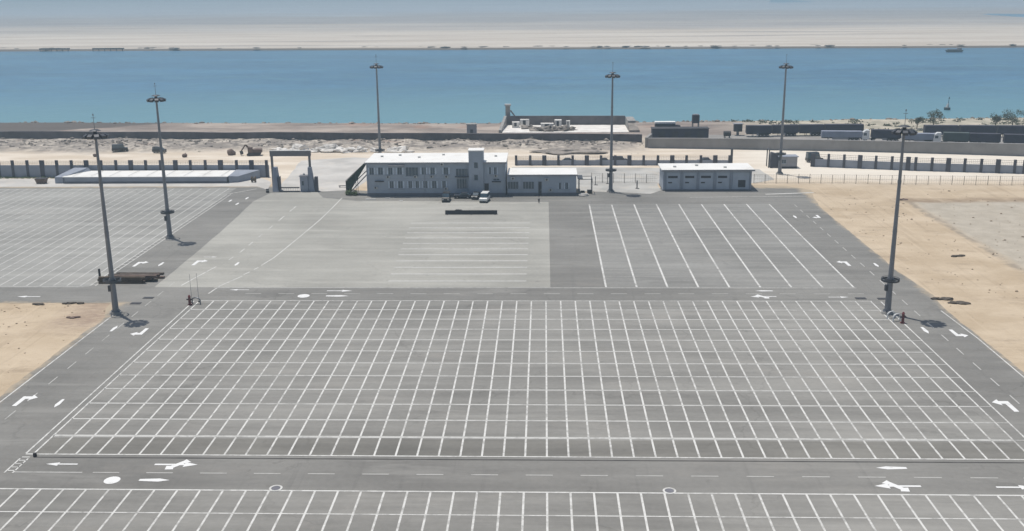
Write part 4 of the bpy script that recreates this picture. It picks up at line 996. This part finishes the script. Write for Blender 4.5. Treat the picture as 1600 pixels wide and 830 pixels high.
# rubble strewn along the foot of the wall
rb = MB()
for k in range(1700):
    x = random.uniform(-240, 42); y = random.gauss(181, 6)-(x+100)*0.045
    if x > 30 and y < 172: continue
    if noise.noise(Vector((x*0.06, y*0.12, 21))) < -0.12 and random.random() < 0.8: continue
    r = abs(random.gauss(0, 0.26))+0.10
    rb.lump((x, y, gz(x, y)+r*0.1), r, (random.uniform(0.9, 1.8), 1, random.uniform(0.5, 0.9)), k, 1, 0.7)
for k in range(260):
    x = random.uniform(-230, 190); y = y_near(x)-random.uniform(0, 5); r = abs(random.gauss(0, 0.35))+0.2
    rb.lump((x, y, gz(x, y)+0.05), r, (1.3, 1, 0.7), k, 1, 0.5)
o = rb.build('rubble', STONE); o['kind'] = 'stuff'
ps = MB()
for k in range(1500):
    if k % 3: x, y = random.uniform(66.8, 135), random.uniform(-60, 98)
    else: x, y = random.uniform(-125, -73.6), random.uniform(-62, -2.5)
    if noise.noise(Vector((x*0.07, y*0.07, 33))) < -0.05 and random.random() < 0.75: continue
    r = min(0.24, abs(random.gauss(0, 0.08))+0.04)
    ps.lump((x, y, gz(x, y)+r*0.2), r, (1.3, 1, 0.7), k, 1, 0.5)
o = ps.build('loose_stones', plain('brown_pebbles', (0.36, 0.285, 0.205), 0.95, 0.4, 0.3)); o['kind'] = 'stuff'
sc = MB()
def tuft(m, x, y, z, r, n_, fl=0.6):
    for q in range(n_):
        v = Vector((random.gauss(0, 0.5), random.gauss(0, 0.5), abs(random.gauss(0, 0.45))))*r
        a = Vector((random.uniform(-1, 1), random.uniform(-1, 1), random.uniform(-0.4, 1))).normalized()*r*0.22; b_ = a.orthogonal().normalized()*r*0.16
        c_ = Vector((x, y, z))+v*Vector((1, 1, fl)); m.add([c_-a, c_+b_, c_+a, c_-b_], [(0, 1, 2, 3)])
for k in range(240):
    x = random.uniform(72, 190); y = random.uniform(205, 236)
    if noise.noise(Vector((x*0.05, y*0.1, 3))) < -0.02: continue
    tuft(sc, x, y, gz(x, y), random.uniform(0.7, 1.7), 26)
o = sc.build('scrub', LEAF); o['kind'] = 'stuff'
wd = MB()
for k in range(80):
    x = random.uniform(-172, -135); tuft(wd, x, 117.6+random.uniform(-0.9, 0.5), 0.05, random.uniform(0.4, 0.8), 18)
o = wd.build('weeds', WEED); o['kind'] = 'stuff'

def tree(label, x, y, h, r, seed, lean=0):
    random.seed(seed)
    z = gz(x, y)
    t = thing('tree', label, 'tree', (x, y, z), group='small dusty trees on the canal shore')
    tr = MB().cyl((x, y, z-0.2), (x+lean*0.5, y, z+h*0.5), 0.22, 0.13, 8)
    for k in range(5):
        a = k*1.26+seed; tr.cyl((x+lean*0.4, y, z+h*(0.3+0.05*k)), (x+lean+math.cos(a)*r*0.7, y+math.sin(a)*r*0.7, z+h*(0.6+0.07*k)), 0.09, 0.03, 6)
    tr.build('trunk', BARK, t)
    c = MB()
    cl = [Vector((x+lean+random.gauss(0, r*0.5), y+random.gauss(0, r*0.5), z+h*random.uniform(0.5, 0.95))) for _ in range(9)]
    for ctr in cl:
        rr = r*random.uniform(0.3, 0.5)
        for q in range(70):
            v = Vector((random.gauss(0, 1), random.gauss(0, 1), random.gauss(0, 0.8)))
            v = v.normalized()*rr*random.uniform(0.5, 1.1)
            a = Vector((random.uniform(-1, 1), random.uniform(-1, 1), random.uniform(-1, 1))).normalized()*0.22; b_ = a.orthogonal().normalized()*0.16
            p = ctr+v; c.add([p-a, p+b_, p+a, p-b_], [(0, 1, 2, 3)])
    c.build('crown', LEAF, t)
tree('leaning dark tree on the shore right of the right mast head', 141.0, 209.5, 7.0, 2.6, 3, 0.6)
tree('low dusty tree on the shore at the right edge, left of its neighbour', 164.5, 212, 5.2, 3.2, 4)
tree('wider dusty tree on the shore at the very right edge', 171.0, 213, 6.0, 3.6, 5)
tree('low dusty tree on the shore just right of the right mast head', 136.2, 212, 4.0, 2.4, 6)
random.seed(11)

# ------------------------------------------------------------------ on and by the water
bu = thing('buoy', 'dark channel buoy with a thin mast floating in the canal at the right', 'buoy', (172.3, 279, -1.3))
MB().cyl((172.3, 279, -1.7), (172.3, 279, -0.3), 1.25, 1.35, 18).build('float', HULL, bu); MB().cyl((172.3, 279, -0.3), (172.6, 279, 1.4), 0.75, 0.35, 12).build('tower', ACW, bu); MB().cyl((172.6, 279, 1.4), (172.75, 279, 4.4), 0.12, 0.07, 8).build('mast', DARKSTEEL, bu); MB().cyl((172.75, 279, 3.4), (172.75, 279, 4.1), 0.3, 0.15, 10).build('topmark', HULL, bu)
for k, (x0, x1, y) in enumerate(((-441, -415, 735.5), (-393, -366, 733.0))):
    j = thing('jetty', ('left-hand dark jetty on the far canal bank', 'right-hand dark jetty on the far canal bank, nearer the second left mast')[k], 'jetty', (x0, y, -1.3), group='jetties on the far bank')
    MB().box(x0, x1, y-3, y, 0.2, 1.3).build('deck', DARK, j)
    for q in range(6):
        x = x0+0.6+q*(x1-x0-1.2)/5; MB().cyl((x, y-2.7, -3.5), (x, y-2.7, 0.2), 0.35, n=8).build('pile', DARK, j)
bg_ = thing('barge', 'small dark barge lying off the far bank at the upper right', 'barge', (314, 645, -1.3)); MB().hexa([(309.5, 643.5, -1.6), (319.5, 643.5, -1.6), (319.5, 647.5, -1.6), (309.5, 647.5, -1.6)], [(308.5, 643, 0.3), (320.8, 643, 0.3), (320.8, 648, 0.3), (308.5, 648, 0.3)]).build('hull', HULL, bg_); MB().box(317, 319.6, 644, 647, 0.3, 1.9).build('cabin', MIDG, bg_); MB().box(310, 316.4, 643.8, 647.2, 0.31, 0.75).build('hatch', DARK, bg_)
rk = MB()
for k in range(70):
    x = random.uniform(-520, 420); rk.lump((x, y_far(x)+random.uniform(0, 9), 0.9), random.uniform(0.5, 1.3), (3.5, 1, 0.5), k, 1, 0.5)
o = rk.build('bank_stones', STONE); o['kind'] = 'stuff'

# ------------------------------------------------------------------ small things on the lots
lb = thing('ramp_barrier', 'long low black barrier lying on the pale pad before the office', 'barrier', (-17.5, 68.8, 0))
MB().hexa([(-23.7, 68.2, 0.04), (-11.4, 68.2, 0.04), (-11.4, 69.2, 0.04), (-23.7, 69.2, 0.04)], [(-23.7, 68.45, 0.95), (-11.4, 68.45, 0.95), (-11.4, 68.95, 0.95), (-23.7, 68.95, 0.95)]).build('beam', CARDARK, lb, bevel=0.04)
MB().lump((-20.6, 68.75, 1.0), 0.4, (2.3, 0.6, 0.55), 5).build('cover', DARK, lb)
for x in (-23.2, -17.5, -11.9): MB().box(x-0.15, x+0.15, 67.9, 69.5, 0.04, 0.12).build('foot', DARK, lb)

def hydrant(label, x, y, h=1.55):
    t = thing('fire_hydrant', label, 'fire hydrant', (x, y, 0.04), group='dark red fire hydrants')
    MB().cyl((x, y, 0.04), (x, y, h), 0.24, 0.20, 14).cyl((x, y, 0.04), (x, y, 0.16), 0.4, n=14).build('barrel', RED, t); MB().cyl((x, y, h), (x, y, h+0.3), 0.27, 0.10, 14).build('cap', RED, t)
    for s in (-1, 1): MB().cyl((x+0.15*s, y-0.02, h*0.68), (x+0.48*s, y-0.02, h*0.68), 0.13, n=10).build('outlet', DARK, t)
def hoop(label, x, y, rz):
    m = MB(); pts = []
    for k in range(13):
        a = math.pi*k/12; pts.append(Vector((0.75*math.cos(a), 0, 0.75+0.45*math.sin(a))))
    pts = [Vector((0.75, 0, 0.04))]+pts+[Vector((-0.75, 0, 0.04))]
    for a, b in zip(pts[:-1], pts[1:]): m.cyl(a, b, 0.11, n=8)
    rotm = Matrix.Translation((x, y, 0)) @ Matrix.Rotation(rz, 4, 'Z'); m.v = [tuple(rotm @ Vector(v)) for v in m.v]
    return m, label
hydrant('dark red hydrant beside the white hoops at the foot of the right mast', 56.6, -11.6, 1.6)
hydrant('dark red hydrant at the top left corner of the gridded lot', -60.9, -2.4, 1.5)
for lab, x, y, rz, mt in (('white hoop guard touching the foot of the right mast', 55.5, -9.2, 0.5, P_FRESH), ('white hoop guard between the right mast and its hydrant', 56.0, -10.5, 0.5, P_FRESH), ('grey hoop guard beside the hydrant at the left corner of the gridded lot', -59.9, -2.0, -0.2, GALV)):
    m, l = hoop(lab, x, y, rz); tag(m.build('hoop_guard', mt), l, 'guard rail', 'hoop guards at the hydrants')
for x, y, lab in ((-60.9, -1.3, 'thin tall grey pole behind the hydrant at the left lot corner'), (-59.9, -0.7, 'thin tall grey pole right of the hydrant at the left lot corner')):
    t = thing('slim_pole', lab, 'pole', (x, y, 0), group='slim poles at the left lot corner'); MB().cyl((x, y, 0.04), (x, y, 5.2), 0.035, 0.025, 8).build('shaft', GALV, t); MB().cyl((x, y, 0.04), (x, y, 0.2), 0.16, n=10).build('foot', DARK, t)
bl = thing('bollard', 'short black bollard at the near left corner of the gridded lot', 'bollard', (-59.5, -60.7, 0)); MB().cyl((-59.5, -60.7, 0.03), (-59.5, -60.7, 0.42), 0.22, 0.20, 14).build('post', DARK, bl); MB().cyl((-59.5, -60.7, 0.42), (-59.5, -60.7, 0.5), 0.20, 0.10, 14).build('cap', CARDARK, bl)
for x, y, lab in ((-29.4, -68.1, 'round manhole cover with white painted ring left of the middle of the near road edge'), (13.1, -68.1, 'round manhole cover with white painted ring right of the middle of the near road edge')):
    t = thing('manhole_cover', lab, 'manhole', (x, y, 0), group='manhole covers on the near road edge'); MB().cyl((x, y, 0.03), (x, y, 0.072), 0.46, n=24).build('lid', PLINTH, t); MB().ring((x, y, 0.03), 0.72, 0.22, 0.045, 28).build('painted_ring', P_WHITE, t)
for x, y, lab in ((53.9, 1.6, 'dark grating on the road crossing left of the right mast'), (57.6, 1.4, 'dark grating on the road crossing right of the right mast'), (-69.6, 1.6, 'dark grating on the road crossing left of the hydrant'), (-70.6, -1.6, 'dark grating close behind the foot of the left roadside mast')):
    t = thing('drain_grate', lab, 'drain', (x, y, 0), group='dark gratings at the road crossings'); MB().box(x-0.9, x+0.9, y-0.5, y+0.5, 0.03, 0.075).build('frame', DARK, t)
    q = MB()
    for k in range(8): q.box(x-0.75+0.2*k, x-0.67+0.2*k, y-0.42, y+0.42, 0.076, 0.095)
    q.build('bars', DARKSTEEL, t)
# timber pile
for k in range(15):
    lay = k // 6; q = k % 6
    y = 10.5+q*0.85+(0.3 if lay else 0)+random.uniform(-0.1, 0.1); z = 0.04+lay*0.42
    x0 = -82.4+0.42*q+random.uniform(-0.8, 0.8)+lay*0.5; L = random.uniform(7.6, 9.2) if k not in (3, 9) else 5.5
    if q > 3 and lay == 2: continue
    b = MB().beam((x0, y, z+0.2), (x0+L, y+random.uniform(-0.15, 0.15), z+0.2), 0.62, 0.40)
    tag(b.build('timber_beam', (BROWN, RUST, DIRTY)[k % 3], bevel=0.03), 'long brown timber beam in the pile behind the left roadside mast', 'timber', 'timber beams in the pile')
tp = thing('stake', 'short dark stake standing at the left end of the timber pile', 'stake', (-83.2, 13.5, 0)); MB().cyl((-83.2, 13.5, 0.03), (-83.2, 13.5, 2.0), 0.22, 0.2, 10).build('post', DARK, tp); MB().box(-83.5, -82.9, 13.2, 13.8, 0.03, 0.25).build('foot', CONC, tp)
# debris on the sand
for k, (x, y, r, sx, lab) in enumerate(((67.6, 1.3, 0.8, 2.0, 'dark debris lump on the right sand nearest the road edge'), (69.4, -1.2, 0.8, 2.4, 'flat dark debris lump on the right sand just below the other one'), (81.1, 29.6, 0.7, 1.8, 'dark debris lump lying alone on the right sand slope'), (88.4, 84.0, 0.9, 1.2, 'reddish debris lump behind the right mast at the gravel corner'), (-81.5, -1.7, 0.6, 3.5, 'long dark debris ridge at the edge of the left sand'), (-87.5, -2.2, 0.5, 2.4, 'short dark debris ridge on the left sand, farther from the mast'), (-78.0, -9.5, 0.6, 1.8, 'small brown debris lump on the left sand by the mast'))):
    mt = RUST if 'reddish' in lab or 'brown' in lab else DIRTY
    m = MB()
    for q in range(5): m.lump((x+random.uniform(-1, 1)*r*sx*0.7, y+random.uniform(-0.5, 0.5)*r, 0.12), r*random.uniform(0.4, 0.7), (1.6, 0.9, 0.45), k*9+q, 2, 0.5)
    tag(m.build('debris', mt), lab, 'debris', 'debris on the sand')
for x, y, w, lab in ((-44.3, 86.2, 1.3, 'small white kerb block before the left end of the office'), (-40.2, 87.4, 0.6, 'tiny white kerb block before the left windows of the office'), (-36.3, 84.2, 0.5, 'white paving scrap in front of the office middle')):
    tag(MB().box(x-w, x+w, y-0.3, y+0.3, 0.035, 0.16).build('kerb_block', ACW, bevel=0.03), lab, 'kerb block', 'white kerb blocks before the office')
# pallets / white sheets scattered on the pad
for x, y, w in ((-8.2, 69.5, 2.6), (-9.4, 62.5, 1.4), (-7.6, 60.0, 1.5)):
    pass

# ------------------------------------------------------------------ the person outside the wing
def skinned(name, verts, edges, radii, mat, parent, root=0):
    me = bpy.data.meshes.new(name); me.from_pydata(verts, edges, []); me.materials.append(mat)
    o = bpy.data.objects.new(name, me); COL.objects.link(o); o.parent = parent
    sm_ = o.modifiers.new('skin', 'SKIN'); sm_.use_smooth_shade = True
    for i, r in enumerate(radii):
        me.skin_vertices[0].data[i].radius = (r, r)
        me.skin_vertices[0].data[i].use_root = (i == root)
    s = o.modifiers.new('sub', 'SUBSURF'); s.levels = 1; s.render_levels = 1
    return o
pe = thing('person', 'person in pale shirt and dark trousers standing before the office wing', 'person', (-1.6, 81.2, 0.035), R(160))
V_ = [(0, 0, .95), (0, 0, 1.15), (0, .01, 1.38), (0, .02, 1.5), (0, .03, 1.6), (0, .03, 1.72), (-.1, 0, .9), (-.11, .02, .5), (-.12, -.02, .08), (-.13, .13, .04), (.1, 0, .9), (.12, .05, .5), (.13, .04, .08), (.14, .19, .04), (-.19, 0, 1.4), (-.24, 0, 1.12), (-.24, .08, .88), (-.24, .11, .78), (.19, 0, 1.4), (.25, 0, 1.12), (.25, .07, .88), (.25, .10, .78), (0, .12, 1.6)]
E_ = [(0, 1), (1, 2), (2, 3), (3, 4), (4, 5), (0, 6), (6, 7), (7, 8), (8, 9), (0, 10), (10, 11), (11, 12), (12, 13), (2, 14), (14, 15), (15, 16), (16, 17), (2, 18), (18, 19), (19, 20), (20, 21), (4, 22)]
R_ = [.13, .12, .14, .055, .09, .08, .085, .06, .045, .04, .085, .06, .045, .04, .06, .045, .035, .035, .06, .045, .035, .035, .02]
skinned('body', V_, E_, R_, SKIN, pe)
skinned('shirt', [V_[i] for i in (0, 1, 2, 14, 15, 18, 19)]+[(0, .015, 1.44)], [(0, 1), (1, 2), (2, 3), (3, 4), (2, 5), (5, 6), (2, 7)], [.165, .16, .18, .085, .07, .085, .07, .09], SHIRT, pe)
skinned('trousers', [V_[i] for i in (0, 6, 7, 8, 10, 11, 12)], [(0, 1), (1, 2), (2, 3), (0, 4), (4, 5), (5, 6)], [.15, .11, .085, .075, .11, .085, .075], TROUS, pe)
MB().lump((0, 0.0, 1.70), 0.105, (1, 1.05, 0.75), 1, 2, 0.05).build('hair', HAIR, pe, True)
